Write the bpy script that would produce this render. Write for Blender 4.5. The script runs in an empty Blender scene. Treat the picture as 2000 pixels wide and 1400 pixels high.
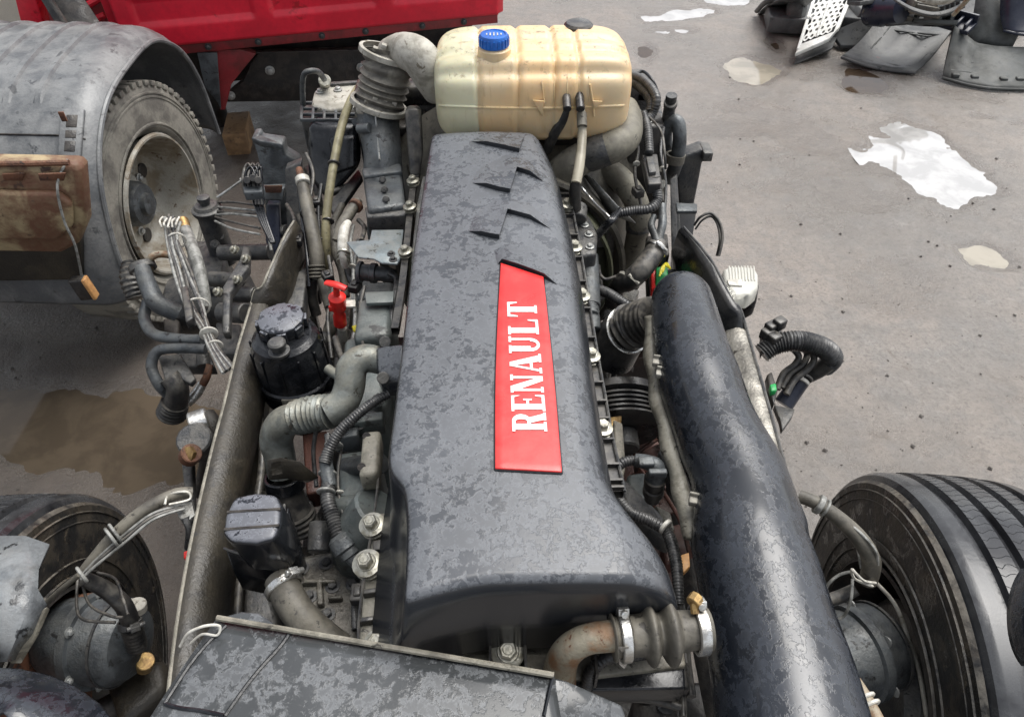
import bpy, bmesh, math, random
from mathutils import Vector, Matrix, noise
from mathutils.bvhtree import BVHTree
R = math.radians
scene = bpy.context.scene
C = scene.collection
# ---------------------------------------------------------------- camera
CAM_Z, PITCH, YAW, FPX = 2.2, 44.6, 1.6, 1400.0      # FPX: focal length in pixels of a 2000 pixel wide frame
cam_d = bpy.data.cameras.new('camera'); cam = bpy.data.objects.new('camera', cam_d); C.objects.link(cam)
cam.location = (0, 0, CAM_Z); cam.rotation_euler = (R(90-PITCH), 0, R(-YAW))
cam_d.sensor_width = 36; cam_d.lens = 36*FPX/2000; cam_d.clip_start = .02; cam_d.clip_end = 400
scene.camera = cam
# ---------------------------------------------------------------- overcast sky and soft sun
w = bpy.data.worlds.new('World'); scene.world = w; w.use_nodes = True
nt = w.node_tree; nt.nodes.clear()
sky = nt.nodes.new('ShaderNodeTexSky'); sky.sky_type = 'NISHITA'; sky.sun_disc = False
sky.sun_elevation = R(66); sky.sun_rotation = R(50); sky.dust_density = 3.0; sky.air_density = 1.0
bw = nt.nodes.new('ShaderNodeRGBToBW'); mx = nt.nodes.new('ShaderNodeMix'); mx.data_type = 'RGBA'; mx.inputs[0].default_value = .8
bg = nt.nodes.new('ShaderNodeBackground'); bg.inputs[1].default_value = .15
wo = nt.nodes.new('ShaderNodeOutputWorld')
nt.links.new(sky.outputs[0], bw.inputs[0]); nt.links.new(sky.outputs[0], mx.inputs[6]); nt.links.new(bw.outputs[0], mx.inputs[7])
nt.links.new(mx.outputs[2], bg.inputs[0]); nt.links.new(bg.outputs[0], wo.inputs[0])
sd = bpy.data.lights.new('sun', 'SUN'); sd.energy = 1.4; sd.angle = R(48); sd.color = (1, .97, .92)
sun = bpy.data.objects.new('sun', sd); C.objects.link(sun)
# sun veiled by cloud, high up, ahead to the right
el, az = R(66), R(50)
sdir = Vector((math.sin(az)*math.cos(el), math.cos(az)*math.cos(el), math.sin(el)))
sun.rotation_euler = sdir.to_track_quat('Z', 'Y').to_euler()
scene.view_settings.view_transform = 'Standard'; scene.view_settings.look = 'None'
scene.view_settings.gamma = 1; scene.view_settings.exposure = 1.0
scene.view_settings.use_curve_mapping = False
scene.cycles.max_bounces = 6
# ---------------------------------------------------------------- sighting helpers: a sight line from the camera meets a known height or distance
_rot = cam.rotation_euler.to_matrix()
_o = Vector((0, 0, CAM_Z))
def ray(px, py): return (_rot @ Vector(((px-1000)/FPX, -(py-700)/FPX, -1)))
def W(px, py, z):
    d = ray(px, py); return _o + d*((z-CAM_Z)/d.z)
def WY(px, py, y):
    d = ray(px, py); return _o + d*(y/d.y)
def depth(p): return -(_rot.transposed() @ (p-_o)).z
def ppm(p): return FPX/depth(p)                      # pixels per metre at p
def XY(px, y, z):                                     # x so that (x,y,z) shows at column px
    a = _rot.transposed() @ (Vector((0, y, z))-_o); b = _rot.transposed() @ Vector((1, 0, 0))
    k = (px-1000)/FPX
    return (-k*a.z - a.x)/(b.x + k*b.z)
# ---------------------------------------------------------------- materials
MATS = {}
class NT:
    def __init__(s, name):
        s.m = bpy.data.materials.new(name); s.m.use_nodes = True; s.t = s.m.node_tree
        s.b = s.t.nodes['Principled BSDF']; s.co = s.n('ShaderNodeTexCoord').outputs['Object']
    def n(s, ty, **k):
        x = s.t.nodes.new(ty)
        for a, v in k.items(): setattr(x, a, v)
        return x
    def l(s, a, b): s.t.links.new(a, b)
    def noise(s, scale, detail=5, rough=.55, dist=0, co=None, out='Fac'):
        x = s.n('ShaderNodeTexNoise'); x.inputs['Scale'].default_value = scale; x.inputs['Detail'].default_value = detail
        x.inputs['Roughness'].default_value = rough; x.inputs['Distortion'].default_value = dist
        s.l(co or s.co, x.inputs['Vector']); return x.outputs[out]
    def ramp(s, f, a, b):
        x = s.n('ShaderNodeMapRange'); x.inputs[1].default_value = a; x.inputs[2].default_value = b; x.interpolation_type = 'SMOOTHSTEP'
        s.l(f, x.inputs[0]); return x.outputs[0]
    def mix(s, f, a, b):
        x = s.n('ShaderNodeMix', data_type='RGBA')
        for i, v in ((0, f), (6, a), (7, b)):
            if isinstance(v, (int, float)): x.inputs[i].default_value = v
            elif isinstance(v, tuple): x.inputs[i].default_value = (*v, 1)[:4]
            else: s.l(v, x.inputs[i])
        return x.outputs[2]
    def mixf(s, f, a, b):
        x = s.n('ShaderNodeMix', data_type='FLOAT')
        for i, v in ((0, f), (2, a), (3, b)):
            if isinstance(v, (int, float)): x.inputs[i].default_value = v
            else: s.l(v, x.inputs[i])
        return x.outputs[0]
    def math(s, op, a, b=0.0):
        x = s.n('ShaderNodeMath', operation=op)
        for i, v in ((0, a), (1, b)):
            if isinstance(v, (int, float)): x.inputs[i].default_value = v
            else: s.l(v, x.inputs[i])
        return x.outputs[0]
    def bump(s, h, strength, dist=.002):
        x = s.n('ShaderNodeBump'); x.inputs['Strength'].default_value = strength; x.inputs['Distance'].default_value = dist
        s.l(h, x.inputs['Height']); s.l(x.outputs[0], s.b.inputs['Normal'])
    def up(s):                                       # how far the surface faces upward (dust and rain settle there)
        g = s.n('ShaderNodeNewGeometry'); sp = s.n('ShaderNodeSeparateXYZ'); s.l(g.outputs['Normal'], sp.inputs[0]); return sp.outputs[2]
def wetplastic(name, dry=(.055, .058, .065), wet=(.020, .022, .027), scale=26, cover=.5, rdry=.38, rwet=.10, streak=0, soft=.014, lacy=.5, spec=.55, film_shade=None, bump=.28, steep_shade=(.020, .022, .026)):
    """black plastic or paint with a torn film of rainwater: dried patches greyer and rougher, wet ones darker and glossy"""
    s = NT(name)
    co = s.co
    if streak:
        mp = s.n('ShaderNodeMapping'); mp.inputs['Scale'].default_value = (1, 1-streak*.7, 1-streak*.5); s.l(s.co, mp.inputs[0]); co = mp.outputs[0]
    n1 = s.noise(scale, 9, .62, .6, co); n2 = s.noise(scale*.28, 3, .5, .2, co); n3 = s.noise(scale*3.2, 5, .6, .9, co)
    f = s.math('ADD', s.math('MULTIPLY', n1, .50), s.math('ADD', s.math('MULTIPLY', n2, .38), s.math('MULTIPLY', n3, .20)))
    th = .545-.12*(cover-.5)*2
    m = s.ramp(f, th-soft, th+soft)
    lace = s.math('MULTIPLY', s.ramp(f, th+.004, th+.022), s.ramp(f, th+.065, th+.03))
    if film_shade:                                       # film dries on what faces up; shade of steep faces painted into the colour
        u_ = s.ramp(s.up(), *film_shade); m = s.math('MULTIPLY', m, u_); lace = s.math('MULTIPLY', lace, u_)
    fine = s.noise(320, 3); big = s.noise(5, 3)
    if film_shade: big = s.math('MULTIPLY', big, u_)
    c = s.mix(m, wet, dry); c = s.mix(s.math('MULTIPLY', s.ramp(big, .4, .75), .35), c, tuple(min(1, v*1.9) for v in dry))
    if film_shade: c = s.mix(u_, steep_shade, c)
    c = s.mix(s.math('MULTIPLY', lace, lacy), c, tuple(min(1, v*2.1) for v in dry))
    s.l(c, s.b.inputs['Base Color'])
    s.l(s.math('ADD', s.mixf(m, rwet, rdry), s.math('MULTIPLY', fine, .08)), s.b.inputs['Roughness'])
    s.b.inputs['Specular IOR Level'].default_value = spec
    edge = s.math('ADD', s.math('MULTIPLY', m, -.5), s.math('MULTIPLY', fine, .12))
    s.bump(edge, bump, .0015)
    MATS[name] = s.m; return s.m
def surf(name, col, col2=None, rough=.5, metal=0, scale=18, dust=0, dustcol=(.33, .30, .25), bump=.25, spots=None, fine=150, spec=.5, lo=.42, hi=.62, wet=0):
    """general dirty surface: two tones broken up by noise, dust on what faces up, small dark or rusty spots, grain; wet = share of shiny damp patches"""
    s = NT(name)
    col2 = col2 or tuple(v*.6 for v in col)
    n1 = s.noise(scale, 7, .62, .3); n2 = s.noise(fine, 4, .6)
    c = s.mix(s.ramp(n1, lo, hi), col, col2)
    c = s.mix(s.math('MULTIPLY', s.ramp(n2, .35, .75), .35), c, tuple(v*.55 for v in col))
    if dust:
        d = s.math('MULTIPLY', s.ramp(s.up(), .05, .9), s.math('MULTIPLY', s.ramp(s.noise(scale*1.7, 6, .6, .3), .35, .62), dust))
        c = s.mix(d, c, dustcol)
    if spots:
        c = s.mix(s.ramp(s.noise(scale*2.6, 6, .65, .4), .60, .66), c, spots)
    s.l(c, s.b.inputs['Base Color'])
    r = s.math('ADD', s.math('MULTIPLY', n1, .25), rough-.12)
    if wet: r = s.mixf(s.math('MULTIPLY', s.ramp(s.noise(scale*.9, 5, .6, .5), .5, .56), wet), r, .10)
    s.l(r, s.b.inputs['Roughness'])
    s.b.inputs['Metallic'].default_value = metal; s.b.inputs['Specular IOR Level'].default_value = spec
    if bump: s.bump(s.math('ADD', n2, s.math('MULTIPLY', n1, .8)), bump, .003)
    MATS[name] = s.m; return s.m
M = MATS
wetplastic('cover_plastic', dry=(.080, .085, .093), wet=(.046, .050, .057), scale=88, cover=.60, rdry=.34, rwet=.20, soft=.032, lacy=.38, film_shade=(.42, .75))
wetplastic('duct_plastic', dry=(.016, .019, .025), wet=(.008, .010, .014), scale=85, cover=.52, rdry=.25, rwet=.12, streak=.4, soft=.02, lacy=.5, spec=.8, bump=.24)
wetplastic('shield_plastic', dry=(.075, .079, .083), wet=(.042, .045, .047), scale=60, cover=.5, rdry=.28, rwet=.13, soft=.035, lacy=.5)
wetplastic('box_plastic', dry=(.105, .11, .125), wet=(.012, .014, .020), scale=70, cover=.66, rdry=.34, rwet=.10, soft=.03, lacy=.4, film_shade=(.45, .85))
wetplastic('tyre_tread', dry=(.045, .047, .050), wet=(.016, .016, .018), scale=9, cover=.6, rdry=.24, rwet=.10, soft=.07, lacy=0)
surf('tyre_side', (.013, .013, .013), (.052, .044, .034), .5, scale=16, dust=.35, spots=(.075, .062, .046), bump=.6, fine=90, wet=.7)
surf('dusty_tyre', (.24, .228, .195), (.115, .108, .095), .75, scale=9, bump=.8, fine=70)
surf('black_plastic', (.018, .018, .020), (.042, .040, .038), .38, scale=22, dust=.22, bump=.2, wet=.4)
surf('black_gloss', (.008, .009, .011), (.022, .023, .026), .18, scale=25, bump=.15)
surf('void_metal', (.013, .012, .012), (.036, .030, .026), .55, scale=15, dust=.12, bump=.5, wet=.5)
surf('rail_dust', (.020, .018, .015), (.046, .039, .028), .45, scale=11, dust=.4, dustcol=(.058, .050, .036), bump=.5, spots=(.03, .028, .025), wet=.3)
surf('rail_worn', (.30, .285, .25), (.09, .085, .075), .34, .55, scale=14, dust=.2, bump=.5, spots=(.04, .036, .03))
surf('rail_black', (.017, .018, .020), (.034, .034, .033), .3, scale=9, dust=.10, bump=.25, wet=.8)
surf('hose_rubber', (.070, .064, .053), (.140, .128, .102), .55, scale=16, dust=.45, dustcol=(.20, .185, .15), bump=.3, spots=(.04, .036, .03))
surf('hose_dark', (.022, .022, .023), (.06, .057, .052), .45, scale=26, dust=.3, bump=.25, wet=.3)
surf('conduit', (.020, .021, .023), (.052, .052, .052), .36, scale=40, dust=.30, dustcol=(.17, .165, .155), bump=.15, wet=.4)
surf('pipe_grey', (.21, .225, .21), (.095, .098, .086), .42, .25, scale=15, dust=.45, dustcol=(.33, .31, .24), bump=.4, spots=(.05, .045, .035))
surf('pipe_rust', (.30, .27, .20), (.23, .12, .055), .6, .2, scale=24, dust=.3, bump=.5, spots=(.12, .055, .03))
surf('yellow_hose', (.30, .27, .16), (.17, .15, .09), .5, scale=20, bump=.2, spots=(.06, .055, .04))
surf('cast_grey', (.095, .106, .114), (.042, .046, .050), .48, .25, scale=13, dust=.30, dustcol=(.22, .22, .20), bump=.6, spots=(.03, .03, .03), wet=.4)
surf('cast_green', (.125, .145, .142), (.062, .070, .068), .42, .2, scale=9, dust=.30, dustcol=(.30, .30, .27), bump=.4, spots=(.05, .05, .048), wet=.4)
surf('cast_dark', (.042, .044, .048), (.085, .083, .078), .45, .2, scale=20, dust=.40, dustcol=(.19, .18, .16), bump=.6, spots=(.02, .02, .02), wet=.4)
surf('cast_oily', (.055, .050, .042), (.14, .135, .115), .3, .2, scale=24, dust=.35, bump=1.0, spots=(.02, .018, .015), wet=.6)
surf('aluminium', (.42, .43, .42), (.20, .20, .19), .42, .6, scale=18, dust=.3, bump=.4, spots=(.09, .085, .07))
surf('aluminium_dusty', (.44, .42, .37), (.22, .205, .17), .6, .15, scale=16, dust=.4, dustcol=(.46, .44, .37), bump=.4, spots=(.14, .12, .09))
surf('bellows_dusty', (.085, .078, .068), (.20, .185, .155), .65, scale=15, dust=.5, dustcol=(.27, .25, .21), bump=.5)
surf('bolt_metal', (.46, .445, .38), (.25, .235, .18), .36, .7, scale=60, bump=.3)
surf('steel_bright', (.72, .72, .70), (.40, .38, .34), .28, .8, scale=40, bump=.3, spots=(.2, .15, .1))
surf('pale_strip', (.24, .225, .18), (.10, .092, .072), .5, scale=22, dust=.3, bump=.6, spots=(.05, .045, .035), wet=.3)
surf('brass', (.45, .30, .12), (.24, .15, .07), .4, .7, scale=50)
surf('rust', (.15, .062, .032), (.075, .035, .024), .75, scale=18, dust=.25, dustcol=(.25, .17, .11), bump=.9, spots=(.03, .02, .016))
surf('brown_metal', (.085, .030, .022), (.045, .022, .018), .6, scale=10, dust=.25, dustcol=(.14, .08, .055), bump=.6, wet=.4)
surf('red_plastic', (.80, .030, .022), (.60, .025, .02), .35, scale=30, bump=.1)
surf('badge_red', (.66, .020, .020), (.54, .018, .018), .30, scale=11, dust=.12, dustcol=(.62, .22, .18), bump=.08, fine=90)
surf('badge_white', (.80, .79, .75), (.74, .73, .69), .35, scale=30, bump=.05)
surf('seam_grey', (.30, .285, .235), (.15, .138, .11), .5, scale=26, dust=.2, bump=.5, spots=(.07, .062, .05), wet=.4)
surf('hose_dusty', (.125, .115, .092), (.20, .185, .145), .6, scale=14, dust=.5, dustcol=(.25, .235, .185), bump=.3, spots=(.05, .046, .04))
surf('cab_red', (.72, .018, .042), (.58, .014, .034), .30, scale=3, bump=.10, dust=.12, dustcol=(.45, .2, .18), spots=(.36, .012, .02), fine=30)
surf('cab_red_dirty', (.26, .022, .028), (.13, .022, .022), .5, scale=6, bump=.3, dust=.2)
surf('mudguard', (.098, .104, .110), (.175, .178, .178), .46, scale=7, dust=.45, dustcol=(.27, .275, .27), bump=.45, spots=(.07, .073, .076), fine=110, wet=.35)
surf('rim_dirty', (.36, .35, .31), (.20, .165, .115), .55, .25, scale=9, dust=.25, bump=.5, spots=(.12, .08, .05))
surf('rusty_panel', (.36, .28, .16), (.13, .058, .032), .6, scale=6, bump=.8, spots=(.065, .034, .022), fine=50, lo=.38, hi=.52)
surf('wood', (.34, .205, .10), (.19, .11, .055), .75, scale=10, bump=.5, spots=(.13, .08, .045))
surf('white_tie', (.62, .60, .54), (.40, .38, .33), .5, scale=40)
surf('cable_grey', (.30, .30, .28), (.13, .13, .12), .4, scale=50, bump=.1)
surf('green_plastic', (.02, .36, .09), (.015, .22, .06), .35, scale=30)
surf('yellow_plastic', (.75, .66, .04), (.55, .48, .03), .4, scale=30)
surf('blue_plastic', (.012, .14, .55), (.01, .10, .42), .35, scale=30)
surf('orange_plastic', (.62, .33, .12), (.45, .22, .08), .5, scale=30)
surf('scrap_dark', (.055, .058, .060), (.115, .118, .115), .45, scale=5, dust=.2, dustcol=(.11, .105, .09), bump=.4, spots=(.02, .02, .02), wet=.15, spec=.35)
surf('scrap_grey', (.085, .09, .088), (.040, .043, .041), .6, scale=7, dust=.3, dustcol=(.13, .13, .115), bump=.5, wet=.15, spec=.35)
surf('scrap_white', (.66, .66, .63), (.50, .50, .46), .5, scale=6, dust=.1, bump=.2, spots=(.34, .33, .30))
surf('scrap_navy', (.014, .018, .034), (.03, .034, .05), .3, scale=6, bump=.3)
surf('beige_wall', (.66, .62, .52), (.58, .54, .45), .8, scale=2, bump=.1)
surf('radiator_fin', (.075, .076, .078), (.13, .13, .125), .6, .2, scale=40, dust=.4, bump=.9, fine=300)
surf('fan_green', (.12, .125, .075), (.07, .075, .05), .55, scale=8, dust=.25, bump=.3)
def glassy(name, col, rough, sub, scale=30):
    s = NT(name); return s
def tank_material():
    s = NT('tank_plastic'); sp = s.n('ShaderNodeSeparateXYZ'); s.l(s.co, sp.inputs[0])
    wob = s.math('ADD', sp.outputs[0], s.math('MULTIPLY', s.noise(14, 3), .01))
    f = s.ramp(wob, TANK_SPLIT-.001, TANK_SPLIT+.003)
    pale = s.mix(s.ramp(s.noise(9, 4), .4, .65), (.64, .61, .43), (.52, .49, .33))
    warm = s.mix(s.ramp(s.noise(7, 4), .38, .66), (.72, .51, .28), (.62, .49, .31))
    c = s.mix(f, pale, warm)
    # light amber high on the shell, where the coolant stands clear of the wall
    mp = s.n('ShaderNodeMapping'); mp.inputs['Scale'].default_value = (34, 6, 6); s.l(s.co, mp.inputs[0])
    st = s.ramp(s.noise(1.6, 7, .65, .2, mp.outputs[0]), .56, .74)
    c = s.mix(s.math('MULTIPLY', st, .6), c, (.36, .21, .10))
    c = s.mix(s.math('MULTIPLY', s.ramp(s.noise(38, 8, .75, .5), .54, .66), s.math('MULTIPLY', s.ramp(s.up(), .1, .8), .7)), c, (.17, .12, .07))
    s.l(c, s.b.inputs['Base Color']); s.b.inputs['Roughness'].default_value = .34
    s.b.inputs['Subsurface Weight'].default_value = .35; s.b.inputs['Subsurface Radius'].default_value = (.03, .018, .008); s.b.inputs['Subsurface Scale'].default_value = .5
    s.bump(s.noise(60, 4), .12, .003); M['tank_plastic'] = s.m
TANK_SPLIT = 0
def lens_material():
    s = NT('clear_lens'); s.b.inputs['Base Color'].default_value = (.82, .81, .74, 1); s.b.inputs['Roughness'].default_value = .2
    s.b.inputs['Transmission Weight'].default_value = .45; s.b.inputs['IOR'].default_value = 1.45
    s.bump(s.noise(80, 3), .2, .002); M['clear_lens'] = s.m
    s = NT('milky_hose'); s.l(s.mix(s.ramp(s.noise(18, 5), .4, .62), (.50, .46, .36), (.30, .27, .20)), s.b.inputs['Base Color']); s.b.inputs['Roughness'].default_value = .3
    s.b.inputs['Transmission Weight'].default_value = .25; M['milky_hose'] = s.m
lens_material()
# ---------------------------------------------------------------- mesh helpers
def smooth_path(P, n=8):
    """Catmull-Rom through points given as tuples (x,y,z,radius)"""
    if len(P) < 3: n = max(n, 2)
    Q = [P[0]] + list(P) + [P[-1]]; out = []
    for i in range(1, len(Q)-2):
        a, b, c, d = Q[i-1], Q[i], Q[i+1], Q[i+2]
        for k in range(n):
            t = k/n
            out.append(tuple(.5*((2*b[j]) + (-a[j]+c[j])*t + (2*a[j]-5*b[j]+4*c[j]-d[j])*t*t + (-a[j]+3*b[j]-3*c[j]+d[j])*t**3) for j in range(4)))
    out.append(tuple(P[-1])); return out
def resample(P, step):
    L = [0]
    for a, b in zip(P, P[1:]): L.append(L[-1] + (Vector(b[:3])-Vector(a[:3])).length)
    n = max(3, int(L[-1]/step)); out = []; j = 0
    for k in range(n+1):
        s = L[-1]*k/n
        while j < len(L)-2 and L[j+1] < s: j += 1
        t = (s-L[j])/max(1e-9, L[j+1]-L[j]); out.append(tuple(P[j][q]*(1-t)+P[j+1][q]*t for q in range(4)))
    return out
class MB:
    def __init__(s): s.v = []; s.f = []
    def add(s, vs, fs):
        o = len(s.v); s.v += [tuple(v) for v in vs]; s.f += [tuple(i+o for i in f) for f in fs]; return s
    def sweep(s, P, seg=12, cap=True, flat=1.0):
        """rings along P = [(x,y,z,r)], parallel transported"""
        pts = [Vector(p[:3]) for p in P]; n = len(pts); rings = []; up = None
        for i in range(n):
            t = (pts[min(i+1, n-1)]-pts[max(i-1, 0)])
            if t.length < 1e-9: t = Vector((0, 0, 1))
            t.normalize()
            if up is None: up = Vector((0, 0, 1)) if abs(t.z) < .9 else Vector((0, 1, 0))
            up = (up - t*up.dot(t)); up = up.normalized() if up.length > 1e-6 else t.orthogonal().normalized()
            sd = t.cross(up)
            rings.append([pts[i] + (up*math.cos(2*math.pi*k/seg)*flat + sd*math.sin(2*math.pi*k/seg))*P[i][3] for k in range(seg)])
        vs = [v for r in rings for v in r]; fs = []
        for i in range(n-1):
            for k in range(seg):
                a = i*seg+k; b = i*seg+(k+1) % seg; fs.append((a, b, b+seg, a+seg))
        if cap: fs.append(tuple(range(seg-1, -1, -1))); fs.append(tuple((n-1)*seg+k for k in range(seg)))
        return s.add(vs, fs)
    def cyl(s, a, b, r, r2=None, seg=16):
        a = Vector(a); b = Vector(b); r2 = r if r2 is None else r2
        ch = min(r, r2)*.10; d = (b-a); L = d.length
        if L < 1e-6: return s
        d /= L; ch = min(ch, L*.2)
        return s.sweep([(*a, r-ch), (*(a+d*ch), r), (*(b-d*ch), r2), (*b, r2-ch)], seg)
    def lathe(s, a, axis, prof, seg=24, cap=True):
        """prof = [(distance along axis, radius)]"""
        a = Vector(a); d = Vector(axis).normalized()
        u = d.orthogonal().normalized() if abs(d.z) > .99 else Vector((0, 0, 1)) - d*d.z; u.normalize(); v = d.cross(u)
        vs = [a + d*t + (u*math.cos(2*math.pi*k/seg)+v*math.sin(2*math.pi*k/seg))*r for t, r in prof for k in range(seg)]; fs = []
        for i in range(len(prof)-1):
            for k in range(seg):
                p = i*seg+k; q = i*seg+(k+1) % seg; fs.append((p, q, q+seg, p+seg))
        if abs(prof[0][1]-prof[-1][1]) < .0125 and prof[0][1] > .02: cap = False   # open rings
        if cap and prof[0][1] > 1e-6: fs.append(tuple(range(seg-1, -1, -1)))
        if cap and prof[-1][1] > 1e-6: fs.append(tuple((len(prof)-1)*seg+k for k in range(seg)))
        return s.add(vs, fs)
    def prism(s, pts, vec):
        n = len(pts); pts = [Vector(p) for p in pts]; vec = Vector(vec)
        return s.add(pts + [p+vec for p in pts], [tuple(range(n-1, -1, -1)), tuple(range(n, 2*n))] + [(i, (i+1) % n, (i+1) % n+n, i+n) for i in range(n)])
    def box(s, c, size, rot=None):
        c = Vector(c); h = Vector(size)/2; m = rot or Matrix.Identity(3)
        vs = [c + m @ Vector((sx*h.x, sy*h.y, sz*h.z)) for sx in (-1, 1) for sy in (-1, 1) for sz in (-1, 1)]
        return s.add(vs, [(0, 1, 3, 2), (4, 6, 7, 5), (0, 4, 5, 1), (2, 3, 7, 6), (0, 2, 6, 4), (1, 5, 7, 3)])
    def grid(s, rows):
        n = len(rows[0]); o = [v for r in rows for v in r]
        return s.add(o, [(i*n+k, i*n+k+1, (i+1)*n+k+1, (i+1)*n+k) for i in range(len(rows)-1) for k in range(n-1)])
    def build(s, name, mat, parent=None, bevel=0, smooth=True, sub=0, solid=0, label=None, angle=40, seg=2):
        me = bpy.data.meshes.new(name); me.from_pydata(s.v, [], s.f)
        bm = bmesh.new(); bm.from_mesh(me); bmesh.ops.recalc_face_normals(bm, faces=bm.faces); bm.to_mesh(me); bm.free()
        me.materials.append(M[mat] if isinstance(mat, str) else mat)
        o = bpy.data.objects.new(name, me); C.objects.link(o)
        if solid: m = o.modifiers.new('solid', 'SOLIDIFY'); m.thickness = abs(solid); m.offset = -1 if solid > 0 else 1
        if bevel: m = o.modifiers.new('bevel', 'BEVEL'); m.width = bevel; m.segments = seg; m.limit_method = 'ANGLE'; m.angle_limit = R(35)
        if sub: m = o.modifiers.new('sub', 'SUBSURF'); m.levels = sub; m.render_levels = sub
        if smooth:
            me.set_sharp_from_angle(angle=R(angle)) if not bevel and not sub else None
            me.polygons.foreach_set('use_smooth', [True]*len(me.polygons))
        if label: o['label'] = label
        if parent is not None: attach(o, parent)
        return o
def attach(o, parent):
    off = Vector((0, 0, 0)); q = parent
    while q: off += q.location; q = q.parent
    # every mesh is laid out in world coordinates; shift by the thing's base
    o.location = Vector(o.location) - off; o.parent = parent
def tag(o, label, cat, group=None, kind=None):
    if label: o['label'] = label
    if cat: o['category'] = cat
    if group: o['group'] = group
    if kind: o['kind'] = kind
    return o
def thing(name, loc, label, cat, group=None):
    o = bpy.data.objects.new(name, None); C.objects.link(o); o.location = loc; o.empty_display_size = .1
    return tag(o, label, cat, group)
def bvh(o):
    me = o.data; off = Vector((0, 0, 0)); q = o
    while q: off += q.location; q = q.parent
    return BVHTree.FromPolygons([v.co+off for v in me.vertices], [tuple(p.vertices) for p in me.polygons])
def onto(tree, px, py, lift=.003, z=None):
    d = ray(px, py).normalized(); h = tree.ray_cast(_o, d)
    if h[0] is None: return W(px, py, z if z is not None else 1.3)
    n = h[1] if h[1].dot(d) < 0 else -h[1]
    return h[0] + n*lift
def TP(L, n=8):                                       # [(px,py,z,width in px)] -> smoothed path in metres
    P = []
    for (px, py, z, wd) in L:
        p = W(px, py, z); P.append((p.x, p.y, p.z, wd/2/ppm(p)))
    return smooth_path(P, n)
def hose(name, L, mat, parent, seg=14, label=None, flat=1.0):
    return MB().sweep(TP(L, 10), seg, flat=flat).build(name, mat, parent, label=label, angle=60)
def ribbed(name, L, mat, parent, pitch=.006, depthf=.14, seg=14, label=None, sharp=False):
    P = TP(L, 12); P = resample(P, pitch/4); out = []
    for i, p in enumerate(P):
        k = (1, 1, 1-depthf, 1-depthf)[i % 4] if sharp else 1-depthf*(.5-.5*math.cos(2*math.pi*i/4))
        out.append((p[0], p[1], p[2], p[3]*k))
    return MB().sweep(out, seg).build(name, mat, parent, label=label, angle=75)
def band(px, py, z, direction, wd, length, mat, parent, name='hose_clamp', screw=True):
    """a clamp ring around a hose with its screw housing"""
    c = W(px, py, z); r = wd/2/ppm(c); d = Vector(direction).normalized(); h = length/2
    mb = MB().lathe(c-d*h, d, [(0, r*.9), (0, r), (.0015, r+.002), (length-.0015, r+.002), (length, r), (length, r*.9)], 28)
    o = mb.build(name, mat, parent, angle=30)
    if screw:
        u = Vector((0, 0, 1)) - d*d.z
        if u.length < .1: u = Vector((0, -1, 0)) - d*(-d.y)
        u.normalize(); v = d.cross(u); q = c + (u*.8 - v*.6).normalized()*(r+.007)
        MB().box(q, (length*1.05, .018, .010), Matrix((d, (v*.8+u*.6).normalized(), (u*.8-v*.6).normalized())).transposed()).cyl(q-(v*.8+u*.6)*.02, q+(v*.8+u*.6)*.016, .0055, seg=8).build('clamp_screw', mat, o, bevel=.001)
    return o
def hexbolt_mesh(name, r=.011, mat='bolt_metal', collar=True):
    mb = MB()
    if collar: mb.lathe((0, 0, 0), (0, 0, 1), [(0, r*1.7), (.004, r*1.75), (.006, r*1.3), (.009, r*1.3), (.010, r*1.75), (.015, r*1.8), (.017, r*1.2), (.018, r*1.1)], 20); z0 = .018
    else: mb.lathe((0, 0, 0), (0, 0, 1), [(0, r*1.6), (.002, r*1.6), (.003, r)], 18); z0 = .002
    mb.lathe((0, 0, z0), (0, 0, 1), [(0, r), (r*.8, r), (r*.95, r*.82)], 6)
    mb.lathe((0, 0, z0+r*.93), (0, 0, 1), [(0, r*.6), (.001, r*.5)], 12)
    o = mb.build(name, mat, None, angle=25); C.objects.unlink(o); me = o.data; bpy.data.objects.remove(o); return me
def place(me, name, loc, parent, normal=(0, 0, 1), scale=1, spin=0):
    o = bpy.data.objects.new(name, me); C.objects.link(o); o.location = loc
    o.rotation_euler = (Vector(normal).to_track_quat('Z', 'Y').to_matrix() @ Matrix.Rotation(spin, 3, 'Z')).to_euler(); o.scale = (scale,)*3
    if parent is not None: attach(o, parent)
    return o
BOLT = hexbolt_mesh('cover_bolt'); NUT = hexbolt_mesh('bolt', .009, 'aluminium', False); DARKNUT = hexbolt_mesh('dark_bolt', .009, 'cast_dark', False)
def slab(L, z, th, vec=None):
    """plan outline sighted at height z (or per-point z) thickened downwards"""
    pts = [W(p[0], p[1], p[2] if len(p) > 2 else z) for p in L]
    return MB().prism(pts, vec or (0, 0, -th))
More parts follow.
